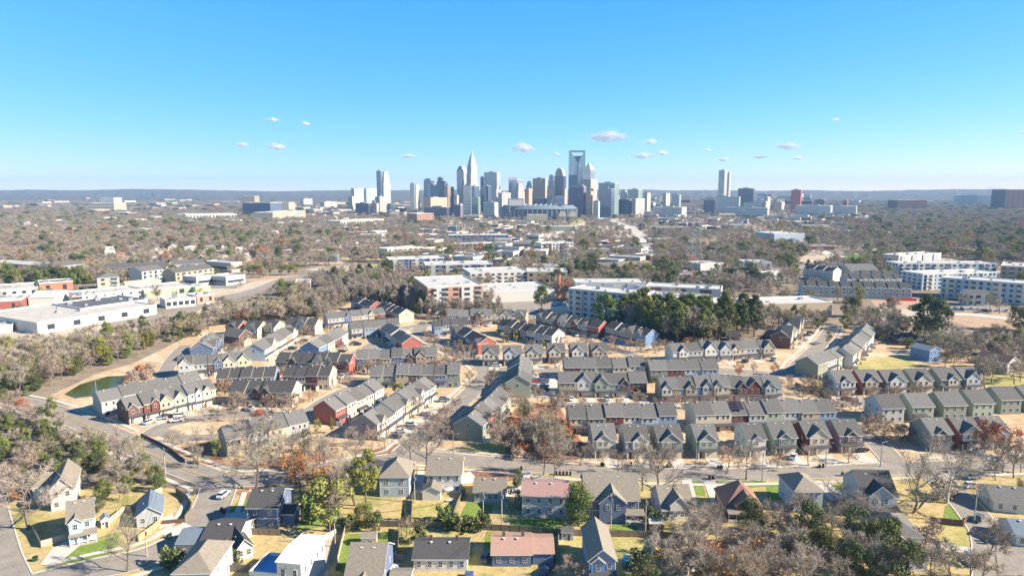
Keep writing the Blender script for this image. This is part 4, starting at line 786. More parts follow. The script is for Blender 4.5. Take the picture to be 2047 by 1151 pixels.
for i, q in enumerate(TW):
    lab = q[0]; stp = ()
    if 'stepped' in lab: stp = ((.72, .1), (.88, .2))
    rt, h, (A0, A1, B0, B1) = tower(*q, steps=stp, cat='tower' if 'tower' in lab else 'office block', name='office_tower' if 'tower' in lab else 'office_block')
    if 'rounded top' in lab or 'rounded roof' in lab: spire(rt, A0, A1, B0, B1, h+1.3, h+8, METAL, frac=.6)
    if 'slanting' in lab: spire(rt, A0, A1, B0, B1, h+1.3, h+10, M['facade_navy_glass'], frac=.4)
    if 'sign frame' in lab:
        b = MB()
        for k in range(9): b.box(A0+(A1-A0)*k/9, A0+(A1-A0)*(k+.35)/9, B0, B0+1, h+1.3, h+9)
        b.box(A0, A1, B0, B0+1, h+9, h+10); b.build('sign_frame', mat('sign_red', (.75, .35, .3), .6), rt)
    else:
        b = MB(); b.box(A0*.7+A1*.3, A0*.35+A1*.65, B0*.7+B1*.3, B0*.4+B1*.6, h+1.25, h+5); b.build('plant_room', METAL, rt)
# hand-made landmark towers
def X_(px, Y): return (px-1023.5)/F*Y/cp*(1)
rt, h, q = tower('tallest stone tower with pointed silver crown, in the left half of the cluster', 932, 956, 331, 2600, 'facade_stone_stripes', .42, steps=((.62, .06), (.82, .12)))
A0, A1, B0, B1 = q; xm, ym = (A0+A1)/2, (B0+B1)/2
for k, (f0, z0, f1, z1) in enumerate([(.92, 1, .84, 12), (.76, 12, .68, 24), (.56, 24, .44, 36), (.3, 36, .06, 54)]):
    w_, d_ = (A1-A0)/2, (B1-B0)/2; spire(rt, xm-w_*f0, xm+w_*f0, ym-d_*f0, ym+d_*f0, h+z0, h+z1, M['facade_silver'], 'crown_tier', f1/f0)
rt, h, q = tower('grey stone tower with slanted shoulders left of the tallest one', 914, 933, 341, 2650, 'facade_silver', .6)
spire(rt, *q, h+.05, h+17, M['facade_stone_stripes'], 'crown', .55)
rt, h, q = tower('blue glass tower with a tall rounded arch top', 1108, 1131, 352, 2700, 'facade_navy_glass', .75)
b = MB(); A0, A1, B0, B1 = q; prof = [((A0+A1)/2+(A1-A0)*.42*math.cos(t), h+1.3+30*math.sin(t)) for t in [math.pi*k/10 for k in range(11)]]; b.prism(prof, B0, B1, 'y'); b.build('arched_crown', M['facade_stone_stripes'], rt)
rt, h, q = tower('pink-grey stone tower with stepped shoulders and pyramid roof', 1160, 1195, 359, 2450, 'facade_stone_stripes', .55, steps=())
A0, A1, B0, B1 = q; i_ = .14; b = MB(); a0, a1, b0, b1 = A0+(A1-A0)*i_, A1-(A1-A0)*i_, B0+(B1-B0)*i_, B1-(B1-B0)*i_; b.box(a0, a1, b0, b1, h+1.3, h+36); b.build('upper_shaft', M['facade_pale_glass'], rt)
spire(rt, a0, a1, b0, b1, h+36.05, h+60, RO['s'], 'pyramid_roof', .03)
# tower with triangular void
Y = 2750; xa, xb = X_(1134, Y), X_(1166, Y); zt = ZT(301, Y); zs = ZT(312, Y); zv = ZT(327, Y)
rt = root('office_tower', 'tallest glass tower with a triangular notch framed open at its top', 'tower', (xa, Y, 0), R(-4)); W = xb-xa; b = MB(); PG = M['facade_pale_glass']; D = 40
mx = W*.55
b.prism([(0, 0), (mx, 0), (mx, zv), (W*.08, zt), (0, zt)], 0, D, 'y'); b.prism([(mx+.05, 0), (W, 0), (W, zt), (W*.94, zt), (mx+.05, zv)], 0, D, 'y'); b.build('facade', PG, rt)
b = MB(); b.box(W*.08+.1, W*.94-.1, 0.2, D-.2, zt-5, zt); b.build('top_frame', METAL, rt)
b = MB(); b.prism([(mx-.05, zv+1), (mx+W*.29, zs), (mx-W*.33, zs)], 3, D-3, 'y'); b.build('recessed_face', M['facade_navy_glass'], rt)
b = MB(); b.box(0, mx-3, -.5, -.1, 0, ZT(350, Y)); b.build('lower_face', M['facade_navy_glass'], rt); b = MB(); b.box(mx-1.2, mx+2.5, -1.4, -.1, 0, zv); b.build('fin', M['facade_navy_glass'], rt)
RECTS.append(((xa+xb)/2, Y+20, 1, 0, 50, 40))
# stadium
Y = 2080; cx = X_(1078, Y); rt = root('stadium', 'oval stadium with dark arcade, white steel ramps and two big boards', 'stadium', (cx, Y+90, 0)); ax, ay = X_(1156, Y)-cx, 95; RECTS.append((cx, Y+90, 1, 0, ax+12, ay+12))
N = 48; zt = ZT(411, Y); 
b = MB(); r = MB(); s = MB()
for k in range(N):
    t0, t1 = 2*math.pi*k/N, 2*math.pi*(k+1)/N; c = lambda t, f: (ax*f*math.cos(t), ay*f*math.sin(t))
    b.face([(*c(t0, 1), 0), (*c(t1, 1), 0), (*c(t1, 1), zt*.72), (*c(t0, 1), zt*.72)])
    r.face([(*c(t0, 1.03), zt*.74), (*c(t1, 1.03), zt*.74), (*c(t1, .9), zt), (*c(t0, .9), zt)]); r.face([(*c(t0, .9), zt), (*c(t1, .9), zt), (*c(t1, .55), 8), (*c(t0, .55), 8)])
b.build('outer_wall', M['facade_navy_glass'], rt); r.build('seating_bowl', RO['n'], rt)
for k in range(26):
    t0 = math.pi+math.pi*(k+.5)/26; b = MB(); x, y = ax*1.02*math.cos(t0), ay*1.02*math.sin(t0); b.box(x-1, x+1, y-1, y+1, 0, zt*.7); b.build('arcade_column', WALL['l'], rt)
for k in range(7):
    x = -ax*.45+k*ax*.13; b = MB(); b.tube((x, -ay*.9, zt*.75), (x+ax*.12, -ay*.5, zt*1.12), 1, .8, 4); b.build('roof_mast', TRIM, rt)
for xx, wd, zz in ((X_(1031, Y)-cx, 48, ZT(413, Y)), (X_(1118, Y)-cx, 30, ZT(408, Y))):
    bd = MB(); bd.box(xx-wd/2, xx+wd/2, -ay*.8, -ay*.8+5, zz, zz+24); o = bd.build('scoreboard', METAL, rt); b = MB(); b.box(xx-wd/2+3, xx+wd/2-3, -ay*.8-.4, -ay*.8-.05, zz+3, zz+20); b.build('board_face', WALL['w' if wd > 40 else 'n'], o)
    for q in (-.4, .4): b = MB(); b.tube((xx+q*wd, -ay*.78, 0), (xx+q*wd, -ay*.78, zz), 1, 1, 5); b.build('support', METAL, o)
for px in (1122, 1142):
    b = MB(); xx = X_(px, Y)-cx; prof = [(xx+12*math.cos(t), zt*.25+16*math.sin(t)) for t in [math.pi*k/8 for k in range(9)]]; b.prism(prof, -ay*1.12, -ay*.95, 'y'); b.build('entrance_arch', WALL['c'], rt)
# lattice pylons, cranes, masts
def pylon(label, px, py, h, w_, wires=None):
    x, y = G(px, py); rt = root('lattice_pylon', label, 'pylon', (x, y, 0), .3); b = MB(); n = 9
    def cs(z): f = w_*(1-z/h*.82)/2; return [(sx*f, sy*f, z) for sx, sy in ((-1, -1), (1, -1), (1, 1), (-1, 1))]
    for k in range(n):
        A, B = cs(h*k/n), cs(h*(k+1)/n)
        for i in range(4): j = (i+1) % 4; b.tube(A[i], B[i], .22, .2, 4); b.tube(A[i], B[j], .12, .12, 3); b.tube(A[j], B[i], .12, .12, 3); b.tube(B[i], B[j], .12, .12, 3)
    b.build('lattice_mast', METAL, rt)
    for z in (.62, .76, .9):
        b = MB(); b.tube((-w_*.75, 0, h*z), (w_*.75, 0, h*z), .22, .22, 4); b.tube((-w_*.75, 0, h*z), (0, 0, h*(z+.05)), .15, .15, 3); b.tube((w_*.75, 0, h*z), (0, 0, h*(z+.05)), .15, .15, 3); b.build('cross_arm', METAL, rt)
pylon('tall lattice power pylon rising above the wood to the right of centre', 1386, 538, 72, 15); pylon('shorter lattice power pylon in front of the striped apartment block', 1129, 548, 34, 7)
for lab, px, py, h in (('thin grey floodlight mast in the right-hand wood', 1693, 512, 34), ('second thin grey floodlight mast in the right-hand wood', 1774, 515, 33), ('thin far radio mast on the left horizon', 310, 392, 150), ('slim pale mast by the freeway', 1284, 462, 30), ('slim pale mast beyond the pylon', 1485, 462, 45)):
    x, y = G(px, py); rt = root('mast', lab, 'mast', (x, y, 0)); b = MB(); b.tube((0, 0, 0), (0, 0, h), .5 if h < 100 else 2, .25 if h < 100 else 1, 6); b.build('shaft', METAL, rt); b = MB(); b.box(-1.6, 1.6, -.3, .3, h, h+1.2); b.build('lamp_head', TRIM, rt)
x, y = G(1977, 397); rt = root('tower_crane', 'pale tower crane beside the unfinished frame on the right horizon', 'crane', (x, y, 0)); b = MB(); b.tube((0, 0, 0), (0, 0, 130), 2, 2, 4); b.build('tower_mast', METAL, rt); b = MB(); b.tube((-45, 0, 124), (70, 0, 128), 1.6, 1.0, 4); b.build('jib', METAL, rt)
for lab, px, py, s in (('left white satellite dish on the yellow field', 1537, 562, 6), ('right white satellite dish on the yellow field', 1553, 560, 7)):
    x, y = G(px, py); rt = root('satellite_dish', lab, 'dish', (x, y, 0), .4); b = MB()
    for k in range(12):
        t0, t1 = 2*math.pi*k/12, 2*math.pi*(k+1)/12; P = lambda t, r, d: (s*.9*r*math.cos(t), -d, s*.8+s*.8*r*math.sin(t)); b.face([P(t0, 1, 1.6), P(t1, 1, 1.6), P(t1, .5, .4), P(t0, .5, .4)]); b.face([P(t0, .5, .4), P(t1, .5, .4), (0, 0, s*.8)])
    b.build('dish', TRIM, rt); b = MB(); b.tube((0, .2, 0), (0, .2, s*.8), .5, .4, 6); b.build('pedestal', METAL, rt)
a, L, u, rz = frame(1770, 601, 1832, 602); b = MB(); b.box(0, L, 0, .4, 0, 2.2); tag(b.build('mesh_fence', REDN, loc=(a.x, a.y, 0), rz=rz), 'long red mesh construction screen at the foot of the dark terraces', 'fence')

# ---------------------------------------------------------------- filler roofs: little houses among the trees, low commercial buildings
cottage = {}
def cottmesh(wk, rk, seed):
    rr = random.Random(seed); W, D, h, ri = rr.uniform(9, 12), rr.uniform(8, 10), rr.uniform(4, 6), rr.uniform(2.5, 3.5)
    b = MB(); b.prism([(-D/2, 0), (D/2, 0), (D/2, h), (0, h+ri), (-D/2, h)], -W/2, W/2, 'x'); wl = b.mesh('wall', [WALL[wk]])
    b = MB(); s = ri/(D/2)
    for g in (-1, 1): b.face([(-W/2-.4, 0, h+ri+.25), (W/2+.4, 0, h+ri+.25), (W/2+.4, g*(D/2+.5), h-.5*s+.25), (-W/2-.4, g*(D/2+.5), h-.5*s+.25)])
    for g in (-1, 1): b.face([(-W/2-.4, 0, h+ri+.02), (W/2+.4, 0, h+ri+.02), (W/2+.4, g*(D/2+.5), h-.5*s+.02), (-W/2-.4, g*(D/2+.5), h-.5*s+.02)])
    return wl, b.mesh('roof', [RO[rk]])
CT = [cottmesh(*q) for q in (('w', 's', 1), ('c', 't', 2), ('w', 'g', 3), ('t', 'g', 4), ('c', 's', 5), ('p', 't', 6))]
def pip(x, y, poly):
    ins = False; n = len(poly); j = n-1
    for i in range(n):
        (xi, yi), (xj, yj) = poly[i], poly[j]
        if (yi > y) != (yj > y) and x < (xj-xi)*(y-yi)/(yj-yi)+xi: ins = not ins
        j = i
    return ins
def free(X, Y, pad=0):
    for cx, cy, ux, uy, hl, hd in RECTS:
        dx, dy = X-cx, Y-cy
        if abs(dx*ux+dy*uy) < hl+pad and abs(-dx*uy+dy*ux) < hd+pad: return False
    return True
HZ = [([(215, 520), (220, 500), (370, 490), (500, 505), (500, 524), (400, 530), (300, 530)], 46, 'small pale roofed house in the dense cluster of houses beyond the left apartments', 'clustered pale roofs beyond the left apartments', .35),
      ([(10, 475), (15, 448), (130, 446), (140, 470), (90, 480)], 22, 'small pale roofed house in the cluster of roofs in the far left wood', 'pale roofs in the far left wood', .3),
      ([(620, 505), (640, 480), (800, 478), (760, 510)], 16, 'small pale roofed house scattered in the trees left of the cream apartment block', 'pale roofs left of the cream apartments', .0),
      ([(640, 450), (650, 432), (760, 432), (770, 446)], 22, 'small pale house in the trees below the slim tower', 'pale houses below the slim tower', .1),
      ([(500, 470), (480, 455), (600, 450), (640, 470)], 10, 'small pale house among the trees below the blue glass office', 'pale houses below the blue glass office', .1)]
ih = 0
for poly, n, lab, gp, a0 in HZ:
    xs = [p[0] for p in poly]; ys = [p[1] for p in poly]; k = 0; tr = 0
    while k < n and tr < n*30:
        tr += 1; px, py = rng.uniform(min(xs), max(xs)), rng.uniform(min(ys), max(ys))
        if not pip(px, py, poly): continue
        X, Y = G(px, py)
        if not free(X, Y, 9): continue
        wl, rf = CT[rng.randrange(6)]; rt = root('cottage', lab, 'house', (X, Y, 0), a0+rng.choice((0, math.pi/2))+rng.uniform(-.1, .1), gp); RECTS.append((X, Y, 1, 0, 8, 8)); sc_ = 1 if Y < 1500 else 1.3
        put('wall', wl, rt, scale=(sc_, sc_, sc_)); put('roof', rf, rt, scale=(sc_, sc_, sc_)); k += 1
LZ = [([(880, 432), (1060, 436), (1080, 470), (1060, 520), (1000, 540), (860, 535), (860, 490)], 52, 'low pale flat-roofed building in the yards between the navy block and the stadium', 'low buildings left of the freeway'),
      ([(1300, 425), (1690, 425), (1680, 460), (1500, 452), (1400, 470), (1300, 450)], 60, 'low pale flat-roofed building in the district right of the freeway', 'low buildings right of the freeway'),
      ([(560, 412), (850, 408), (880, 430), (780, 436), (600, 436)], 50, 'low pale building at the foot of the skyline, left side', 'low buildings at the left foot of the skyline'),
      ([(0, 400), (480, 396), (480, 412), (300, 424), (0, 432)], 48, 'long low pale building in the far left plain', 'low buildings of the far left plain'),
      ([(1700, 404), (2047, 404), (2047, 410), (1700, 410)], 12, 'long low pale building in the far right plain', 'low buildings of the far right plain'),
      ([(380, 388), (700, 388), (700, 396), (400, 398)], 14, 'tiny white building near the left horizon', 'tiny buildings near the left horizon'),
      ([(1300, 402), (1600, 398), (1700, 420), (1500, 422), (1310, 420)], 50, 'mid-size pale block in the town right of the cluster', 'mid-size blocks right of the cluster'),
      ([(900, 410), (1300, 410), (1300, 424), (1160, 432), (900, 424)], 70, 'pale low block between the towers of the skyline', 'low blocks between the towers'),
      ([(0, 432), (480, 425), (640, 450), (600, 470), (100, 468)], 26, 'low pale building in the woods below the left horizon', 'low buildings in the left woods'), ([(150, 560), (440, 540), (560, 530), (440, 575)], 5, 'low pale building beside the left apartments', 'low buildings beside the left apartments'),
      ([(640, 470), (860, 440), (880, 500), (760, 520)], 16, 'low pale building in the woods left of the navy block', 'low buildings in the central woods'), ([(1000, 500), (1500, 480), (1500, 530), (1150, 540)], 12, 'low pale building in the trees around the power pylon', 'low buildings around the pylon'), ([(1560, 430), (1790, 425), (1760, 470), (1600, 470)], 16, 'low pale building beyond the right-hand warehouse', 'low buildings beyond the right warehouse'),
      ([(1190, 470), (1500, 500), (1500, 540), (1340, 535), (1200, 520)], 5, 'low pale building in the wood behind the school', 'low buildings behind the school')]
for poly, n, lab, gp in LZ:
    xs = [p[0] for p in poly]; ys = [p[1] for p in poly]; k = 0; tr = 0; n = int(n*.66)
    while k < n and tr < n*30:
        tr += 1; px, py = rng.uniform(min(xs), max(xs)), rng.uniform(min(ys), max(ys))
        if not pip(px, py, poly): continue
        X, Y = G(px, py); s = min(2.2, max(1, Y/1700))
        W, D, h = rng.uniform(16, 46)*s, rng.uniform(12, 26)*s, rng.uniform(6, 11)*s*(rng.uniform(1.2, 3.2) if 'mid-size' in lab or 'low block' in lab else 1)
        if not free(X, Y, W*.45): continue
        wk, rk = rng.choice('cttltpkl'), rng.choice('wsssttdg'); WW = dict(c='cream', t='tan', l='grey', p='pinkish', k='brown'); RK = dict(w='white', s='pale', t='tan', d='dark', g='grey')
        fx = (px-min(xs))/(max(xs)-min(xs)); fy = (py-min(ys))/(max(ys)-min(ys))
        lb = lab+', '+WW[wk]+' walled with '+RK[rk]+' roof, '+('far' if fy < .5 else 'near')+' '+('left' if fx < .33 else 'middle' if fx < .66 else 'right')+' part'
        lb = ' '.join(lb.split()[:1])+' '+lb.split(' ', 1)[1]
        if len(lb.split()) > 16: lb = WW[wk]+' building with '+RK[rk]+' roof, '+gp.split(' ', 2)[2]+', '+('far' if fy < .5 else 'near')+' '+('left' if fx < .33 else 'middle' if fx < .66 else 'right')+' part'
        if Y < 5000: sheet('yard', [(X-W*.75, Y-D*1.3), (X+W*.75, Y-D*1.3), (X+W*.75, Y+D*.8), (X-W*.75, Y+D*.8)], M['gravel_tan'] if k % 2 else ASPH, .3+.01*(zc[0] % 40), True); zc[0] += 1
        rt = root('low_building', lb, 'building', (X, Y, 0), rng.choice((-.5, -.5, .9, 0))+rng.uniform(-.1, .1), gp); RECTS.append((X, Y-D*.35, 1, 0, W*.6, D*.95))
        shell(rt, -W/2, W/2, -D/2, D/2, 0, h, 2, WALL[wk], RO[rk], 'f'); k += 1
        b = MB(); b.box(-W/2+2, W/2-2, -D/2-.12, -D/2-.01, h*.35, h*.6); b.box(W/2+.01, W/2+.12, -D/2+2, D/2-2, h*.35, h*.6); b.build('window_band', GLASS, rt)

# ---------------------------------------------------------------- trees
BARK = mat('bark_grey_brown', (.17, .135, .105), .95, .2, 3, rnd=.2); BARKP = mat('bark_pale', (.50, .44, .37), .95, .2, 3)
TWG = mat('twigs_grey_brown', (.37, .315, .255), .95, .15, .3, rnd=.22, spec=.1); TWR = mat('twigs_reddish', (.37, .29, .235), .95, .15, .3, rnd=.2, spec=.1)
TWO = mat('leaves_olive_dry', (.35, .31, .18), .95, .2, .3, rnd=.2, spec=.1)
LFG = mat('leaves_dark_green', (.10, .12, .05), .8, .25, .3, rnd=.25, spec=.2); LFY = mat('leaves_yellow_green', (.24, .235, .06), .8, .25, .4, rnd=.2, spec=.2); LFB = mat('leaves_bright_green', (.15, .185, .05), .8, .25, .3, rnd=.25, spec=.2)
LFM = mat('leaves_mid_green', (.15, .175, .05), .8, .25, .3, rnd=.25, spec=.2); LFR = mat('leaves_rust', (.40, .16, .07), .9, .2, .4, rnd=.25, spec=.1); LFK = mat('leaves_crimson', (.42, .09, .08), .9, .2, .4, rnd=.15, spec=.1); TWP = mat('seed_heads_pinkish_tan', (.36, .265, .20), .95, .15, .4, rnd=.15, spec=.1)
def rv(rr): 
    z = rr.uniform(-1, 1); t = rr.uniform(0, 6.2832); s = math.sqrt(1-z*z); return Vector((s*math.cos(t), s*math.sin(t), z))
def branchy(seed, H=10, spread=.42, limbs=7, sub=5, sub2=5, tw=8, tww=.06, twl=.9, bole=.28, bm=BARK, tm=TWG, up=.55):
    """trunk mesh (bole and limbs) and crown mesh (branches and twigs), H metres tall"""
    rr = random.Random(seed); T = MB(); Cv = []; Cf = []
    def tri(p, q, wd):
        d = (q-p).normalized(); s = d.cross(rv(rr)).normalized()*wd; i = len(Cv); Cv.extend([tuple(p-s), tuple(p+s), tuple(q)]); Cf.append((i, i+1, i+2))
    def bar(p, q, r0, r1):
        d = (q-p).normalized(); s = d.orthogonal().normalized(); s2 = d.cross(s); i = len(Cv)
        for c, r in ((p, r0), (q, r1)):
            for k in range(3): t = 2.094*k; Cv.append(tuple(c+(s*math.cos(t)+s2*math.sin(t))*r))
        for k in range(3): a, b2 = k, (k+1) % 3; Cf.append((i+a, i+b2, i+3+b2, i+3+a))
    tr = H*.021; base = Vector((0, 0, 0)); p = base; tops = []
    n = 4; pts = [base]
    for k in range(n): p = p+Vector((rr.uniform(-.03, .03)*H, rr.uniform(-.03, .03)*H, H*.62/n)); pts.append(p)
    for k in range(n): T.tube(pts[k], pts[k+1], tr*(1-k*.2), tr*(1-(k+1)*.2), 6)
    for i in range(limbs):
        f = bole+(1-bole)*(i/limbs); z = f*.62*H; k = min(n-1, int(f*n)); a = pts[k].lerp(pts[k+1], min(1, f*n-k))
        az = i*2.4+rr.uniform(-.4, .4); el = up*(.5+f*1.1)+rr.uniform(-.1, .15); L = H*spread*(1.12-.4*f)*rr.uniform(.85, 1.15)
        d = Vector((math.cos(az)*math.cos(el), math.sin(az)*math.cos(el), math.sin(el)))
        m1 = a+d*L*.5; d2 = (d+Vector((0, 0, .35))+rv(rr)*.2).normalized(); e = m1+d2*L*.55; T.tube(a, m1, tr*.5*(1.2-f*.6), tr*.3, 4); T.tube(m1, e, tr*.3, tr*.12, 4)
        for j in range(sub):
            g = .3+.7*j/sub; s = a.lerp(m1, g*2) if g < .5 else m1.lerp(e, g*2-1); dd = (d2+rv(rr)*.8+Vector((0, 0, .25))).normalized(); l2 = L*.48*rr.uniform(.7, 1.2)*(1.25-g*.5); q = s+dd*l2
            bar(s, q, tr*.16, tr*.05)
            for u_ in range(sub2):
                s2 = s.lerp(q, .25+.75*u_/sub2); d3 = (dd+rv(rr)*.95+Vector((0, 0, .15))).normalized(); q2 = s2+d3*l2*.5*rr.uniform(.7, 1.2); bar(s2, q2, tr*.06, tr*.03)
                for v_ in range(tw): s3 = s2.lerp(q2, rr.uniform(.1, 1)); tri(s3, s3+(d3+rv(rr)*1.0).normalized()*twl*rr.uniform(.6, 1.3), tww)
    return T.mesh('trunk', [bm]), mesh('crown', Cv, Cf, tm)
def leafy(seed, H=8, W=3, base=.25, clumps=26, per=55, ls=.3, lm=LFG, bm=BARK, shape='round', trunk=True, gap=.0, hole=0):
    rr = random.Random(seed); Cv = []; Cf = []; T = MB(); T.tube((0, 0, 0), (0, 0, H*.8), H*.018+.05, .06, 6); lean = rr.uniform(-.3, .3)
    for c in range(clumps):
        f = rr.random(); z = H*(base+(1-base)*f)
        if shape == 'round': rad = W*math.sqrt(max(.02, 1-(2*f-1)**2))
        elif shape == 'cone': rad = W*(1.02-f)
        elif shape == 'pine': rad = W*(.55+.6*math.sin(math.pi*min(1, f*1.1)))*(1.1-f*.4)
        else: rad = W*.8*math.sqrt(max(.1, 1-f*f*.8))
        t = rr.uniform(0, 6.28); r = rad*rr.uniform(.45, 1.0); C = Vector((r*math.cos(t), r*math.sin(t), z)); cr = W*rr.uniform(.22, .42)
        if shape != 'bush': T.tube((0, 0, max(.2, z-r*.5)), tuple(C), .07, .03, 3)
        for k in range(per):
            d = rv(rr); p = C+d*cr*rr.uniform(.6, 1)*Vector((1, 1, .7)).length/1.5; n_ = (d+rv(rr)*.7).normalized(); a = n_.orthogonal().normalized(); b2 = n_.cross(a); s = ls*rr.uniform(.6, 1.4); i = len(Cv)
            p.z = max(p.z, .1)
            Cv.extend([tuple(p-a*s), tuple(p+b2*s*.9), tuple(p+a*s), tuple(p-b2*s*.7)]); Cf.append((i, i+1, i+2, i+3))
    return T.mesh('trunk', [bm]), mesh('crown', Cv, Cf, lm)
PR = dict(
 bare_near=[branchy(s, 10, tw=10, tww=.022, twl=1.0) for s in (1, 2, 3, 4)],
 bare_big=[branchy(s, 10, .5, 8, 6, 6, 9, .018, .9, .3, bm=BARKP) for s in (11, 12)],
 bare_mid=[branchy(s, 10, .36, 6, 5, 5, 6, .055, 1.3, .34, tm=tm) for s, tm in ((5, TWG), (6, TWG), (7, TWR), (8, TWG), (9, TWO))],
 bare_tall=[branchy(s, 10, .22, 9, 4, 4, 5, .05, .8, .42, up=.8) for s in (15, 16, 17)],
 orna=[branchy(s, 5, .5, 8, 6, 6, 7, .03, .42, .12, tm=TWP) for s in (21, 22)],
 green=[leafy(s, 8, 3.2, .12, 46, 95, .15, lm) for s, lm in ((31, LFG), (32, LFG), (33, LFG), (30, LFM))], pine=[leafy(s, 18, 3.9, .38, 44, 75, .27, lm, shape='pine') for s, lm in ((34, LFG), (35, LFY), (36, LFM), (29, LFM))],
 bright=[leafy(s, 9, 3.3, .15, 34, 60, .24, LFB) for s in (37, 38)], yellow=[leafy(s, 7, 2.6, .25, 26, 55, .17, LFY) for s in (39, 40)], rust=[leafy(s, 7, 2.8, .3, 24, 45, .15, LFR) for s in (41, 42)],
 crim=[leafy(43, 5, 2.0, .3, 18, 45, .13, LFK)], bush=[leafy(s, 3, 1.9, 0, 14, 50, .18, lm, shape='bush') for s, lm in ((44, LFG), (45, LFB), (46, TWO))], rbush=[leafy(s, 2.4, 2, 0, 14, 45, .13, lm, shape='bush') for s, lm in ((47, LFR), (48, TWR))],
 cone=[leafy(49, 5, 1.2, .02, 18, 50, .16, LFG, shape='cone')])
HT = dict(bare_near=10, bare_big=10, bare_mid=10, bare_tall=10, orna=5, green=8, pine=18, bright=9, yellow=7, rust=7, crim=5, bush=3, rbush=2.4, cone=5)
NM = dict(bare_near='bare_tree', bare_big='bare_tree', bare_mid='bare_tree', bare_tall='bare_tree', orna='ornamental_tree', green='evergreen_tree', pine='pine_tree', bright='green_tree', yellow='yellow_tree', rust='rust_leaved_tree', crim='red_tree', bush='shrub', rbush='red_shrub', cone='conifer')
TREES = []
def tree(kind, X, Y, h, label, group=None, wide=1.0, rr=rng):
    tm, cm = PR[kind][rr.randrange(len(PR[kind]))]; s = h/HT[kind]; nm = NM[kind]
    rt = root(nm, label, 'shrub' if 'shrub' in nm else 'tree', (X, Y, 0), rr.uniform(0, 6.28), group); rt.scale = (s*wide, s*wide, s)
    put('trunk', tm, rt); put('crown', cm, rt); TREES.append((X, Y, h*.3)); return rt
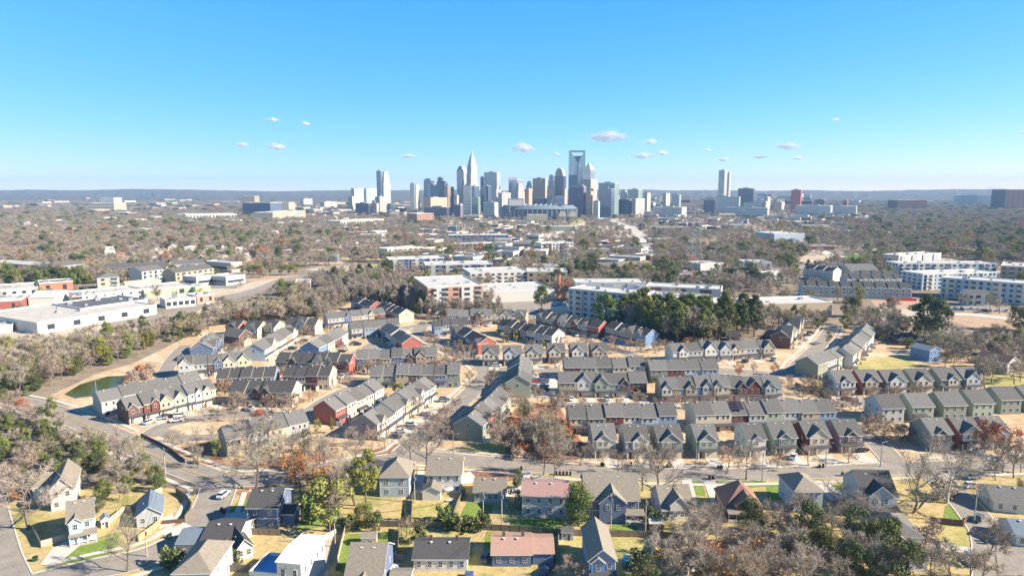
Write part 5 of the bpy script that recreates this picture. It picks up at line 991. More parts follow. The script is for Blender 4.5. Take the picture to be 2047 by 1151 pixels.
# single trees that stand out in the photograph (base pixel, height)
for kind, px, py, h, w_, lab in [
 ('bare_near', 512, 978, 17, 1.15, 'large bare tree with forked limbs on the leafy corner island by the main road'), ('bare_near', 852, 940, 18, .95, 'tallest bare tree at the mouth of the curving street'), ('bare_near', 819, 926, 14, .8, 'bare tree left of the tallest one at the mouth of the curving street'),
 ('bare_near', 1087, 949, 15, .8, 'left of the two bare trees near the five black bins'), ('bare_near', 1107, 953, 16, .8, 'right of the two bare trees beside the five black bins'), ('bare_near', 1236, 948, 9, .8, 'small bare tree at the drive of the largest blue-grey house'),
 ('bare_near', 1311, 1003, 20, .95, 'very tall bare tree behind the white house with brown roof'), ('bare_near', 1284, 981, 19, .55, 'slender bare tree right of the largest blue-grey house'), ('bare_near', 1491, 959, 14, .85, 'bare reddish tree on the green front lawn'),
 ('orna', 1457, 935, 8, 1.2, 'low spreading bare tree by the white sided gabled house'), ('orna', 1554, 936, 6, 1.1, 'small bare tree on the verge left of the white van'), ('bare_near', 1616, 930, 8, 1, 'bare white-barked tree on the verge right of the white van'), ('orna', 1695, 925, 6, .9, 'thin bare sapling on the corner verge'),
 ('bare_near', 1826, 1025, 19, .85, 'bare dark tree in front of the street corner at lower right'), ('bare_big', 1893, 1005, 20, 1.25, 'huge pale-barked spreading tree at lower right'), ('bare_mid', 2026, 955, 14, .8, 'tall thin dark tree near the right edge by the main road'), ('bare_mid', 2004, 945, 11, .8, 'second thin dark tree near the right edge by the main road'),
 ('bare_near', 58, 1057, 20, 1.15, 'massive bare tree in front of the white sided house at lower left'), ('bare_near', 246, 968, 19, .8, 'tall bare tree with pale top where the road meets the hedge'), ('bare_near', 254, 1143, 15, .7, 'bare tree on the bottom verge next to the road bend'), ('bare_tall', 686, 1054, 20, 1, 'tall thin bare tree rising behind the dark green shrubs'),
 ('pine', 732, 1019, 17, 1.05, 'tall leaning pine with a bright green top in front of the pale blue house'), ('yellow', 659, 1062, 15, 1.0, 'tall yellow-green tree left of the tall pine'), ('yellow', 433, 915, 6.5, .65, 'slim bright yellow tree at the corner of the low grey row'),
 ('bare_near', 396, 935, 9, .9, 'small pale bare tree beside the slim yellow tree'), ('crim', 520, 846, 5.5, 1, 'small crimson tree on the oval green'), ('crim', 736, 880, 4, .8, 'small red maple beside the grey end wall'), ('bare_near', 700, 893, 8, 1, 'dark bare tree in the shade of the grey end wall'),
 ('yellow', 664, 866, 6, .6, 'slim yellow-green tree before the big red end wall'), ('yellow', 634, 868, 5.5, .8, 'round yellow-green tree left of the big red end wall'), ('bright', 612, 905, 8, .7, 'green tree at the right end of the low grey row'), ('yellow', 797, 792, 6, 1.15, 'round yellow-green willow in front of the green-backed row'),
 ('green', 1157, 1050, 11, .9, 'big dense dark magnolia between the pink roof and the blue-grey house'), ('green', 1497, 1062, 9, .9, 'dark evergreen in front of the steep brown-roofed house'), ('bush', 1530, 1088, 5, 1.1, 'yellow-green shrub in the watermark-free lower right garden'.replace('watermark-free ', '')),
 ('cone', 808, 1040, 5, .8, 'slim dark conifer beside the dry yellow lawn'), ('green', 1645, 1120, 8, 1, 'broad dark magnolia at the bottom right of centre'), ('bush', 886, 1042, 4, 1.3, 'round dark green shrub on the fence of the dry lawn'), ('green', 728, 1050, 6, 1.2, 'wide dark evergreen clump under the tall pine'),
 ('green', 1034, 975, 6, .7, 'dark tree beside the small grey bungalow'), ('bush', 1030, 1010, 4, 1.3, 'brown shrub between the bungalow and the pink roof'), ('orna', 812, 1075, 6, .8, 'reddish bare tree on the fence line left of centre'), ('orna', 1145, 1160, 6, 1.2, 'pinkish bare tree on the bottom edge beside the bright blue house'),
 ('bush', 1276, 1150, 5.5, 1.1, 'green shrub at the bottom edge right of the bright blue house'), ('rust', 1968, 905, 11, 1.0, 'pink and orange topped tree before the mauve sided house'), ('rust', 2015, 915, 11, 1.1, 'orange leaved tree at the right edge by the main road'), ('bush', 395//1, 925, 2.5, 1, 'small shrub on the bank below the slim yellow tree'),
 ('orna', 1058, 1118, 4, 1, 'small bare pinkish tree before the copper-pink roofed house'), ('bare_tall', 1380, 1060, 11, 1.5, 'pinkish bare tree in front of the fence right of the white house'), ('bare_near', 1410, 1095, 10, 1, 'pinkish bare tree at the end of the garden fence'),
 ('rust', 1475, 752, 7, .9, 'rust brown tree on the street behind the brown brick gable row'), ('bare_near', 1506, 753, 8, .9, 'bare vase-shaped tree beside the rust brown one'), ('rust', 1548, 750, 6, .9, 'brown leaved tree at the bend before the dark green end wall'), ('yellow', 1655, 687, 7, .7, 'bright lime green young tree in the right-hand street'),
 ('bare_mid', 1968, 778, 14, 1.1, 'big green-brown spreading tree at the right edge above the houses'), ('bright', 1213, 660, 23, 1.0, 'bright green tree in front of the white and blue apartments'), ('green', 1230, 668, 12, 1, 'dark evergreen below the bright green tree'), ('bush', 1007, 683, 5, 1, 'yellow shrub before the dark roofed white-ended row'),
 ('green', 1180, 558, 20, 1.3, 'broad dark pine clump left of the brown school'), ('green', 1164, 560, 19, 1.0, 'tall dark pine at the left of the clump by the school'), ('pine', 1083, 628, 20, 1.3, 'tall yellowish-green pine beside the brick chimney'), ('green', 1012, 542, 15, 1, 'dark and yellow tree between the white roofed blocks'),
 ('pine', 1850, 680, 26, 1.6, 'tallest dark pine right of centre-right wood'.replace('centre-right wood', 'the gravel track')), ('pine', 1872, 688, 25, 1.3, 'tall pine right beside the tallest dark pine'), ('green', 2035, 660, 16, 1.1, 'dark pine at the right edge beside the clay bank'), ('rust', 1112, 660, 7, 1, 'russet bush left of the gabled dark roof'),
 ('green', 1466, 562, 13, .9, 'yellow topped round tree right of the car park pines'), ('rust', 755, 645, 7, .9, 'orange tree in the wood edge above the shaded rows'), ('rust', 690, 640, 8, .9, 'russet tree left of the dark roofed rows'), ('crim', 1262, 745, 6, 1, 'small brown tree left of the green yard'),
 ('rust', 520, 555, 9, 1, 'burnt orange tree by the field above the highway'), ('rust', 990, 590, 8, .9, 'peach tree by white roofs')]:
    X, Y = G(px, py); tree(kind, X, Y, h, lab, None, w_)
# rows of alike trees
def many(kind, pts, h, lab, gp, w_=1.0):
    for px, py in pts: X, Y = G(px, py); tree(kind, X, Y, h*rng.uniform(.8, 1.35)*(1.15 if kind == 'orna' else 1), lab, gp, w_*rng.uniform(.9, 1.1))
many('orna', [(x, 816+rng.uniform(-2, 2)) for x in range(1128, 1560, 37)], 5, 'small round pinkish-brown street tree in front of the gabled centre rows', 'street trees before the gabled centre rows')
many('orna', [(x, 800) for x in (1742, 1786, 1840, 1880, 1925, 1965)], 5.5, 'round pinkish-brown tree before the upper right row of gabled houses', 'trees before the upper right row', 1.2)
many('orna', [(735, 748), (757, 748), (785, 747), (820, 747), (845, 746), (868, 745), (565, 757), (592, 757), (632, 756), (685, 775), (625, 803)], 5.5, 'small round brown tree before the shaded left-hand rows', 'street trees before the left-hand rows')
many('orna', [(475, 826), (545, 826), (585, 828), (450, 790)], 6.5, 'round brown tree at the cul-de-sac of the cream-ended row', 'trees at the cul-de-sac', 1.1)
many('bare_near', [(x, y) for x, y in ((336, 890), (345, 895), (355, 884), (365, 895), (372, 845), (392, 888), (408, 842), (425, 880), (435, 842), (448, 838), (380, 905), (470, 843), (505, 842))], 6.5, 'slender bare young tree on the straw-coloured oval green', 'young trees on the oval green', .75)
many('bare_near', [(680, 830), (640, 905), (770, 905), (745, 890), (560, 900), (585, 915), (1005, 850), (1015, 830), (470, 930), (520, 925), (1125, 925), (1160, 930), (860, 800), (880, 770), (835, 830)], 8, 'bare tree on the banks between the townhouse rows and the main road', 'bank trees below the townhouse rows', .9)
many('orna', [(600, 700), (575, 735), (640, 735), (660, 672), (610, 672), (545, 690), (480, 700), (460, 712), (500, 760), (430, 790), (740, 725), (880, 740), (905, 745), (925, 690), (860, 645), (960, 655), (1060, 655), (1165, 690), (1225, 690), (1290, 745), (1310, 752), (1110, 735), (1420, 745), (1600, 690), (1690, 700), (1575, 780), (1605, 800), (1700, 760), (1730, 760)], 5.5, 'small bare brown tree in a yard of the townhouse estate', 'yard trees of the townhouse estate', 1.1)
many('orna', [(905, 722), (925, 728), (945, 725), (890, 715), (915, 702), (935, 712), (905, 740), (868, 690), (855, 684)], 5.5, 'pinkish round tree on the green beside the street junction', 'trees beside the street junction', 1.1)
many('yellow', [(868, 705), (920, 700), (895, 700), (1107, 690), (1030, 684), (1085, 700)], 6, 'slim yellowing tree in the green strip at the centre of the estate', 'yellowing trees in the green strip', .6)
many('orna', [(1120, 700), (1150, 700), (1178, 697), (1065, 706), (1215, 712), (1232, 706), (1258, 700), (1280, 705), (1310, 704), (1325, 700), (1340, 698)], 5.5, 'reddish bare tree near the small roundabout below the pines', 'trees near the small roundabout')
many('orna', [(870, 880), (885, 872), (895, 880), (1010, 800), (1030, 812), (1045, 812), (1075, 805), (985, 765), (980, 775), (938, 770), (912, 822), (890, 838), (868, 858), (855, 872)], 5.5, 'bare brown tree along the curving street', 'trees along the curving street', .9)
many('bare_mid', [(1035+rng.uniform(-45, 90), rng.uniform(835, 915)) for _ in range(26)], 10, 'bare grey tree in the little red-floored wood beside the main road', 'trees of the little red-floored wood', .9)
many('rbush', [(1065+rng.uniform(-50, 70), rng.uniform(850, 925)) for _ in range(46)], 3.2, 'low red-brown shrub under the trees of the little wood', 'red shrubs of the little wood', 1.3)
many('orna', [(1722, 875), (1735, 868), (1752, 862), (1765, 882), (1790, 880), (1800, 872), (1815, 880), (1650, 812), (1668, 820), (1690, 815), (1710, 822), (1625, 790), (1638, 780), (1608, 775)], 5, 'pinkish-brown low tree around the side street of the right-hand houses', 'trees around the right side street', 1.2)
many('bare_near', [(1180, 922), (1140, 915), (1205, 930), (1312, 945), (1300, 938), (1335, 935)], 7, 'thin bare tree on the verge of the main road before the gabled houses', 'verge trees of the main road', .8)
many('bush', [(840, 1082), (905, 1060), (920, 1062), (935, 1058), (950, 1060), (965, 1058), (745, 1062), (700, 1060), (755, 1048), (600, 1030), (615, 1022), (640, 1010), (648, 1030), (625, 1040), (1300, 1040), (1310, 1055), (1270, 1035), (460, 1120), (470, 1128), (352, 1138), (338, 1130), (1232, 1030)], 3.4, 'green shrub along the foreground garden fences', 'garden shrubs of the foreground')
many('rust', [(600, 985), (640, 985), (615, 970), (655, 1000), (590, 960)], 8, 'tan and brown leaved tree in the copse left of the tall pine', 'copse left of the tall pine', 1.1)
many('bare_near', [(625, 990), (665, 985), (700, 990), (680, 970), (710, 1010), (560, 940), (640, 950), (600, 930), (480, 900), (500, 915), (540, 905), (650, 935), (710, 940)], 12, 'tangled bare pinkish tree in the copse between the main road and the tall pine', 'copse above the slate blue house', 1.0)
for i, (px, py) in enumerate([(1320, 1135), (1360, 1120), (1400, 1145), (1440, 1110), (1475, 1145), (1505, 1120), (1440, 1160), (1540, 1140), (1580, 1100), (1600, 1150), (1560, 1070), (1640, 1060), (1660, 1090), (1690, 1060), (1700, 1120), (1740, 1140), (1730, 1050), (1600, 1050), (1690, 1030), (1545, 1050), (1770, 1150), (1420, 1060), (1430, 1080), (1350, 1160), (1500, 1175), (1620, 1175), (1680, 1165), (1385, 1135), (1520, 1100), (1590, 1130), (1675, 1125), (1535, 1165), (1585, 1170), (1405, 1165), (1470, 1165), (1390, 1085), (1605, 1035), (1665, 1015), (1575, 1080)]):
    X, Y = G(px, py); tree(('bare_near', 'bare_near', 'bare_mid')[i % 3], X, Y, rng.uniform(7, 11), 'tangled bare brown tree in the '+('left' if px < 1450 else 'middle' if px < 1600 else 'right')+' part of the overgrown gardens at the bottom right', 'bare trees of the overgrown gardens', 1.1)
many('green', [(1620, 1085), (1710, 1090), (1745, 1100), (1770, 1118), (1600, 1125), (1700, 1150), (1735, 1160), (1780, 1090), (1290, 1175), (1800, 1160)], 7.5, 'dense dark evergreen in the overgrown gardens at the bottom right', 'evergreens of the overgrown gardens', .92)
many('rbush', [(1355, 1130), (1480, 1130), (1510, 1150), (1590, 1110), (1630, 1130), (1700, 1105), (1440, 1145), (1370, 1160), (1565, 1150), (1370, 1090), (1420, 1130), (1460, 1090), (1565, 1110), (1610, 1075), (1650, 1130), (1395, 1110), (1850, 1090), (1870, 1000), (1885, 990), (1865, 1060), (1500, 1100), (1540, 1125), (1340, 1110)], 3.5, 'low reddish shrub in the overgrown gardens at the bottom right', 'red shrubs of the overgrown gardens', 1.3)
many('bare_mid', [(1840, 1140), (1860, 1160), (1900, 1165), (1940, 1150), (1975, 1120), (2040, 1000), (1960, 1165), (1990, 960), (2040, 945)], 9, 'bare grey tree around the street end at the lower right', 'bare trees of the lower right street')
many('cone', [(1615, 540), (1628, 541), (1730, 534), (1745, 537), (1760, 536), (1777, 538), (1791, 540)], 9, 'small cone-shaped tan tree in the line behind the terraces', 'cone-shaped trees behind the terraces', 1.3)
many('yellow', [(485, 548), (497, 549), (508, 549), (520, 549), (562, 550), (577, 550), (590, 550), (540, 549)], 11, 'pale green round tree in the line along the field above the highway', 'line of trees along the field', 1.0)

# ---- woods: scatter, nearest become single trees, the rest one mass per kind
BELT = [ # polygon, [(kind, share)], height, spacing, label noun, group
 ([(-60, 800), (0, 712), (130, 700), (270, 672), (380, 652), (470, 632), (560, 618), (640, 602), (690, 612), (650, 640), (560, 642), (440, 652), (400, 672), (325, 690), (270, 712), (180, 745), (95, 778), (0, 812)], 'wooded belt behind the pond', 13, 5.8, .3),
 ([(640, 600), (640, 572), (760, 560), (860, 585), (960, 600), (1005, 638), (870, 640), (826, 628), (745, 606), (700, 604), (670, 622)], 'tall wood behind the dark roofed rows', 17, 5.6, .12),
 ([(-80, 960), (-60, 800), (95, 800), (130, 845), (230, 880), (300, 920), (370, 960), (345, 985), (290, 1000), (260, 1042), (215, 1040), (150, 1000), (100, 985), (60, 1010), (-40, 1000)], 'dark hedge-like wood at the lower left', 9.5, 6.2, .52),
 ([(1245, 665), (1240, 640), (1330, 640), (1500, 650), (1510, 676), (1440, 690), (1350, 690)], 'pine belt in front of the white apartments', 22, 6.3, .74),
 ([(1500, 665), (1500, 645), (1600, 640), (1700, 650), (1790, 648), (1850, 665), (1900, 690), (2050, 690), (2100, 720), (2000, 730), (1890, 712), (1840, 705), (1750, 682), (1720, 665), (1660, 660), (1620, 655), (1560, 670)], 'wood behind the right-hand rows', 14, 8.5, .3),
 ([(1880, 735), (1900, 715), (2100, 715), (2100, 780), (1980, 770), (1950, 740)], 'grove beside the long white house', 11, 9, .2),
 ([(250, 805), (225, 790), (255, 760), (295, 735), (312, 745), (290, 770)], 'brown scrub beside the pond', 3.5, 4.0, .0),
 ([(1350, 715), (1360, 690), (1470, 688), (1500, 695), (1540, 712)], 'scrub between the white-ended row and the pines', 4, 5, .2)]
CLR = [([(300, 655), (290, 632), (430, 590), (520, 562), (640, 532), (760, 525), (760, 545), (660, 556), (560, 590), (460, 630)], .04), ([(-100, 436), (-100, 398), (700, 386), (860, 400), (700, 428)], .5), ([(-100, 700), (0, 640), (0, 575), (420, 560), (560, 545), (600, 560), (470, 612), (330, 660), (130, 690)], .04), ([(1590, 650), (1590, 560), (1600, 515), (1700, 545), (1760, 545), (1795, 520), (2100, 530), (2100, 668), (1890, 665), (1850, 640), (1700, 640)], .05),
 ([(860, 640), (960, 600), (1000, 560), (1110, 560), (1130, 640), (1400, 650), (1500, 640), (1660, 640), (1660, 590), (1280, 575), (1100, 590)], .12), ([(420, 575), (440, 540), (640, 535), (600, 565), (540, 575)], .10), ([(1340, 570), (1340, 540), (1590, 530), (1590, 575)], .18),
 ([(1515, 570), (1520, 555), (1600, 555), (1600, 590)], .05), ([(770, 560), (850, 520), (1140, 500), (1150, 560), (980, 600), (860, 590)], .35), ([(870, 500), (890, 435), (1190, 432), (1290, 475), (1180, 480), (1020, 530), (880, 520)], .24),
 ([(1040, 475), (1060, 450), (1240, 450), (1300, 478), (1100, 480)], .12), ([(1290, 474), (1250, 440), (1320, 420), (1700, 420), (1680, 470), (1500, 485), (1400, 465)], .25), ([(560, 440), (560, 405), (1300, 400), (1300, 435), (900, 440)], .35), ([(560, 455), (360, 440), (380, 425), (620, 425), (840, 445), (840, 455)], .4),
 ([(1380, 500), (1380, 482), (1440, 480), (1440, 496)], .05), ([(1620, 535), (1600, 500), (1660, 495), (1760, 510), (1740, 535)], .15), ([(180, 532), (220, 500), (400, 490), (500, 510), (500, 530), (420, 540)], .35)]
EVG = [([(360, 560), (400, 470), (640, 470), (700, 540), (560, 540)], .15), ([(1100, 580), (1150, 530), (1400, 540), (1600, 545), (1500, 580)], .25), ([(0, 590), (0, 560), (180, 560), (200, 590)], .5)]
for k in range(60):
    px, py = rng.uniform(-20, 2060), rng.uniform(415, 545); X, Y = G(px, py); q = Y/1000; W, D = rng.uniform(18, 60)*q, rng.uniform(16, 40)*q
    if not free(X, Y, 10) or Y > 2600: continue
    n_ = 9; P = [(X+W*rng.uniform(.7, 1.1)*math.cos(6.283*i/n_), Y+D*rng.uniform(.7, 1.1)*math.sin(6.283*i/n_)) for i in range(n_)]
    sheet('field', P, M[('grass_straw', 'gravel_tan', 'grass_yellow', 'leaf_mulch', 'gravel_tan')[k % 5]], .09+.004*(k % 30), True); RECTS.append((X, Y, 1, 0, W*.85, D*.85))
RW = [(np.array([(q.x, q.y) for q in Q]), hw) for Q, hw in ROADS]
RA = np.array([(r[0], r[1], r[2], r[3], r[4], r[5]) for r in RECTS])
def free2(X, Y, pad, rpad=3):
    dx, dy = X-RA[:, 0], Y-RA[:, 1]
    if (((np.abs(dx*RA[:, 2]+dy*RA[:, 3]) < RA[:, 4]+pad) & (np.abs(-dx*RA[:, 3]+dy*RA[:, 2]) < RA[:, 5]+pad))).any(): return False
    for P, hw in RW:
        if (np.hypot(P[:, 0]-X, P[:, 1]-Y) < hw+rpad).any(): return False
    return True
mass = []; ws = random.Random(99)
for poly, nm, hh, spc, ev in BELT:
    W = [G(*p) for p in poly]; xs = [p[0] for p in W]; ys = [p[1] for p in W]
    y = min(ys)
    while y < max(ys):
        x = min(xs)
        while x < max(xs):
            X, Y = x+ws.uniform(-.45, .45)*spc, y+ws.uniform(-.45, .45)*spc
            if pip(X, Y, W) and free2(X, Y, 1.0, 2.0):
                g = ws.random(); 
                if 'scrub' in nm: k = 'bush' if g < ev else 'rbush'
                elif g < ev: k = 'pine' if 'pine' in nm or ws.random() < .15 else ('bright' if ws.random() < .3 else 'green')
                elif g < ev+.012: k = 'rust'
                else: k = 'bare_tall' if 'tall wood' in nm else 'bare_mid'
                h = hh*ws.uniform(.7, 1.15)*(.62 if k in ('green', 'bright', 'rust') and 'pine' not in nm else 1)
                if k == 'green' and 'pine' not in nm and 'hedge' not in nm and ws.random() < .5: k, h = 'bush', ws.uniform(3, 4.5)
                qx = (px_of(X, Y)[0]-min(p[0] for p in poly))/(max(p[0] for p in poly)-min(p[0] for p in poly))
                mass.append((X, Y, k, h, 1.0, ('left part of the ' if qx < .3 else 'middle of the ' if qx < .66 else 'right part of the ')+nm))
            x += spc
        y += spc
d = 400.
while d < 5600:
    spc = 7.5 if d < 900 else 9.5 if d < 1500 else 14 if d < 2300 else 21 if d < 3600 else 32
    x = -d*.80
    while x < d*.80:
        X, Y = x+ws.uniform(-.48, .48)*spc, d+ws.uniform(-.48, .48)*spc; x += spc
        px, py = px_of(X, Y)
        if py > 640 or py < 384 or px < -60 or px > 2107: continue
        if py > 575 and any(pip(px, py, b_[0]) for b_ in BELT): continue
        dens = 0 if (py > 600 and 130 < px < 1590) or (py > 575 and px > 620 and px < 1000) else .93
        for poly, dd in CLR:
            if pip(px, py, poly): dens = dd; break
        if dens > .5: dens = min(1, max(.25, .8+1.1*mnoise.noise(Vector((X/170, Y/260, 1.7)))))
        if ws.random() > dens: continue
        ev = .055
        for poly, e in EVG:
            if pip(px, py, poly): ev = e; break
        if not free2(X, Y, 2, 4): continue
        g = ws.random(); k = ('bright' if ws.random() < .3 else 'green') if g < ev else 'rust' if g < ev+.015 else 'yellow' if g < ev+.08 and px > 1500 else 'bare_mid'
        big = 1.0 if d < 900 else 1.15 if d < 1500 else 1.5 if d < 2300 else 2.1 if d < 3600 else 3.0
        mass.append((X, Y, k, ws.uniform(7, 16), big*ws.uniform(.75, 1.25), 'far'))
    d += spc*.93
REG = [([(-100, 600), (-100, 380), (480, 380), (480, 600)], 'mid-distance wood on the left'), ([(480, 600), (480, 380), (1100, 380), (1100, 640)], 'mid-distance wood left of the power pylon'), ([(1100, 660), (1100, 380), (1560, 380), (1560, 640)], 'mid-distance wood around the power pylon'), ([(1560, 660), (1560, 380), (2200, 380), (2200, 680)], 'mid-distance wood on the right')]
cnt = {}; stuff = []; mass.sort(key=lambda m: m[1])
ADJ = dict(bare_mid='bare brown tree', bare_tall='tall bare grey tree', green='dark evergreen tree', bright='mid-green tree', pine='tall pine', rust='rust-leaved tree', yellow='yellow-green tree', bush='low green shrub', rbush='low brown shrub')
CAP = dict(bare_tree=300, evergreen_tree=300, green_tree=150, pine_tree=200, rust_leaved_tree=120, yellow_tree=100, shrub=200, red_shrub=200)
for o in col.objects:
    if o.parent is None and o.name.split('.')[0] in CAP: cnt[o.name.split('.')[0]] = cnt.get(o.name.split('.')[0], 0)+1
for X, Y, k, h, big, nm in mass:
    n = NM[k]
    if cnt.get(n, 0) < CAP[n]:
        cnt[n] = cnt.get(n, 0)+1
        if nm == 'far':
            px, py = px_of(X, Y); nm = next(r[1] for r in REG if pip(px, py, r[0])) if any(pip(px, py, r[0]) for r in REG) else 'mid-distance wood on the left'
        tree(k, X, Y, h, ADJ[k]+' in the '+nm, ADJ[k]+'s in the '+nm, 1.05*big, ws)
    else: stuff.append((X, Y, k, h, big*1.1))
print('trees single', cnt, 'mass', len(stuff))
def scatter(name, kinds, label):
    pts = [s for s in stuff if s[2] in kinds]
    if not pts: return
    srcs = []
    for k in kinds:
        for tm, cm in PR[k]:
            vs = len(tm.vertices); me = bpy.data.meshes.new(name+'_source')
            tv = np.zeros(vs*3); tm.vertices.foreach_get('co', tv); cv = np.zeros(len(cm.vertices)*3); cm.vertices.foreach_get('co', cv); s = 1/HT[k]
            V = np.concatenate([tv, cv]).reshape(-1, 3)*s
            F_ = [tuple(p.vertices) for p in tm.polygons]+[tuple(v+vs for v in p.vertices) for p in cm.polygons]
            me.from_pydata(V.tolist(), [], F_); me.materials.append(tm.materials[0]); me.materials.append(cm.materials[0])
            me.polygons.foreach_set('material_index', [0]*len(tm.polygons)+[1]*len(cm.polygons)); srcs.append((k, bpy.data.objects.new(name+'_source', me)))
    me = bpy.data.meshes.new(name); me.from_pydata([(p[0], p[1], 0) for p in pts], [], [])
    o = bpy.data.objects.new(name, me); col.objects.link(o); tag(o, label, 'woodland', kind='stuff')
    ix = {k: [i for i, s in enumerate(srcs) if s[0] == k] for k in kinds}
    A = me.attributes.new('idx', 'INT', 'POINT'); A.data.foreach_set('value', [ws.choice(ix[p[2]]) for p in pts])
    A = me.attributes.new('scl', 'FLOAT_VECTOR', 'POINT'); A.data.foreach_set('vector', [c for p in pts for c in (p[3]*p[4], p[3]*p[4], p[3])])
    A = me.attributes.new('rot', 'FLOAT_VECTOR', 'POINT'); A.data.foreach_set('vector', [c for p in pts for c in (0, 0, ws.uniform(0, 6.28))])
    ng = bpy.data.node_groups.new(name, 'GeometryNodeTree'); ng.interface.new_socket('Geometry', in_out='INPUT', socket_type='NodeSocketGeometry'); ng.interface.new_socket('Geometry', in_out='OUTPUT', socket_type='NodeSocketGeometry')
    N = ng.nodes.new; gi = N('NodeGroupInput'); go = N('NodeGroupOutput'); iop = N('GeometryNodeInstanceOnPoints'); g2i = N('GeometryNodeGeometryToInstance')
    for s in srcs[::-1]:
        oi = N('GeometryNodeObjectInfo'); oi.inputs['Object'].default_value = s[1]; oi.inputs['As Instance'].default_value = False; ng.links.new(oi.outputs['Geometry'], g2i.inputs[0])
    def attr(nm, ty): a = N('GeometryNodeInputNamedAttribute'); a.data_type = ty; a.inputs['Name'].default_value = nm; return a.outputs['Attribute']
    ng.links.new(gi.outputs[0], iop.inputs['Points']); ng.links.new(g2i.outputs[0], iop.inputs['Instance']); iop.inputs['Pick Instance'].default_value = True
    ng.links.new(attr('idx', 'INT'), iop.inputs['Instance Index']); ng.links.new(attr('scl', 'FLOAT_VECTOR'), iop.inputs['Scale']); ng.links.new(attr('rot', 'FLOAT_VECTOR'), iop.inputs['Rotation']); ng.links.new(iop.outputs[0], go.inputs[0])
    md = o.modifiers.new('scatter', 'NODES'); md.node_group = ng
scatter('bare_woodland', ['bare_mid', 'bare_tall', 'rust', 'yellow'], 'far brown winter woodland stretching to the city and the horizon')
scatter('evergreen_woodland', ['green', 'bright', 'pine', 'bush', 'rbush'], 'far dark evergreen trees mixed through the brown woodland')

# ---------------------------------------------------------------- cars
def carmesh(ckey, c, tall):
    cm = mat('car_paint_'+ckey, c, .3, .03, 1, metal=.2, spec=.6) if 'car_paint_'+ckey not in M else M['car_paint_'+ckey]
    H = 1.75 if tall else 1.42; b = MB()
    b.prism([(-2.3, .35), (2.3, .35), (2.35, .7), (2.2, .92 if not tall else 1.05), (1.1, 1.0 if not tall else 1.12), (-2.05, 1.02 if not tall else 1.12), (-2.32, .8)], -.9, .9, 'y')
    zb = 1.0 if not tall else 1.12; A = [(-2.0 if tall else -1.7, -.82), (1.15, -.82), (1.15, .82), (-2.0 if tall else -1.7, .82)]; B = [(-1.75 if tall else -1.1, -.66), (.35, -.66), (.35, .66), (-1.75 if tall else -1.1, .66)]
    b.face([(*p, H) for p in B]); body = b.mesh('body', [cm]); b = MB()
    for i in range(4): j = (i+1) % 4; b.face([(*A[i], zb), (*A[j], zb), (*B[j], H-.01), (*B[i], H-.01)])
    gl = b.mesh('windows', [GLASS]); return body, gl
b_ = MB(); b_.tube((0, -.12, 0), (0, .12, 0), .34, .34, 10); WH = b_.mesh('wheel', [TYRE])
CC = dict(white=(.8, .8, .8), silver=(.45, .46, .48), black=(.025, .025, .03), grey=(.14, .145, .16), red=(.4, .04, .03), blue=(.06, .12, .3), navy=(.03, .05, .12), teal=(.05, .2, .25))
CARM = {(k, t): carmesh(k, c, t) for k, c in CC.items() for t in (0, 1)}
def car(px, py, ang, colr, tall, label, group=None, w=None):
    X, Y = w or G(px, py); rt = root('parked_car', label, 'car', (X, Y, .26), R(ang), group); bo, gl = CARM[(colr, tall)]; put('body', bo, rt); put('windows', gl, rt)
    for sx in (-1.45, 1.45):
        for sy in (-.82, .82): put('wheel', WH, rt, (sx, sy, .34))
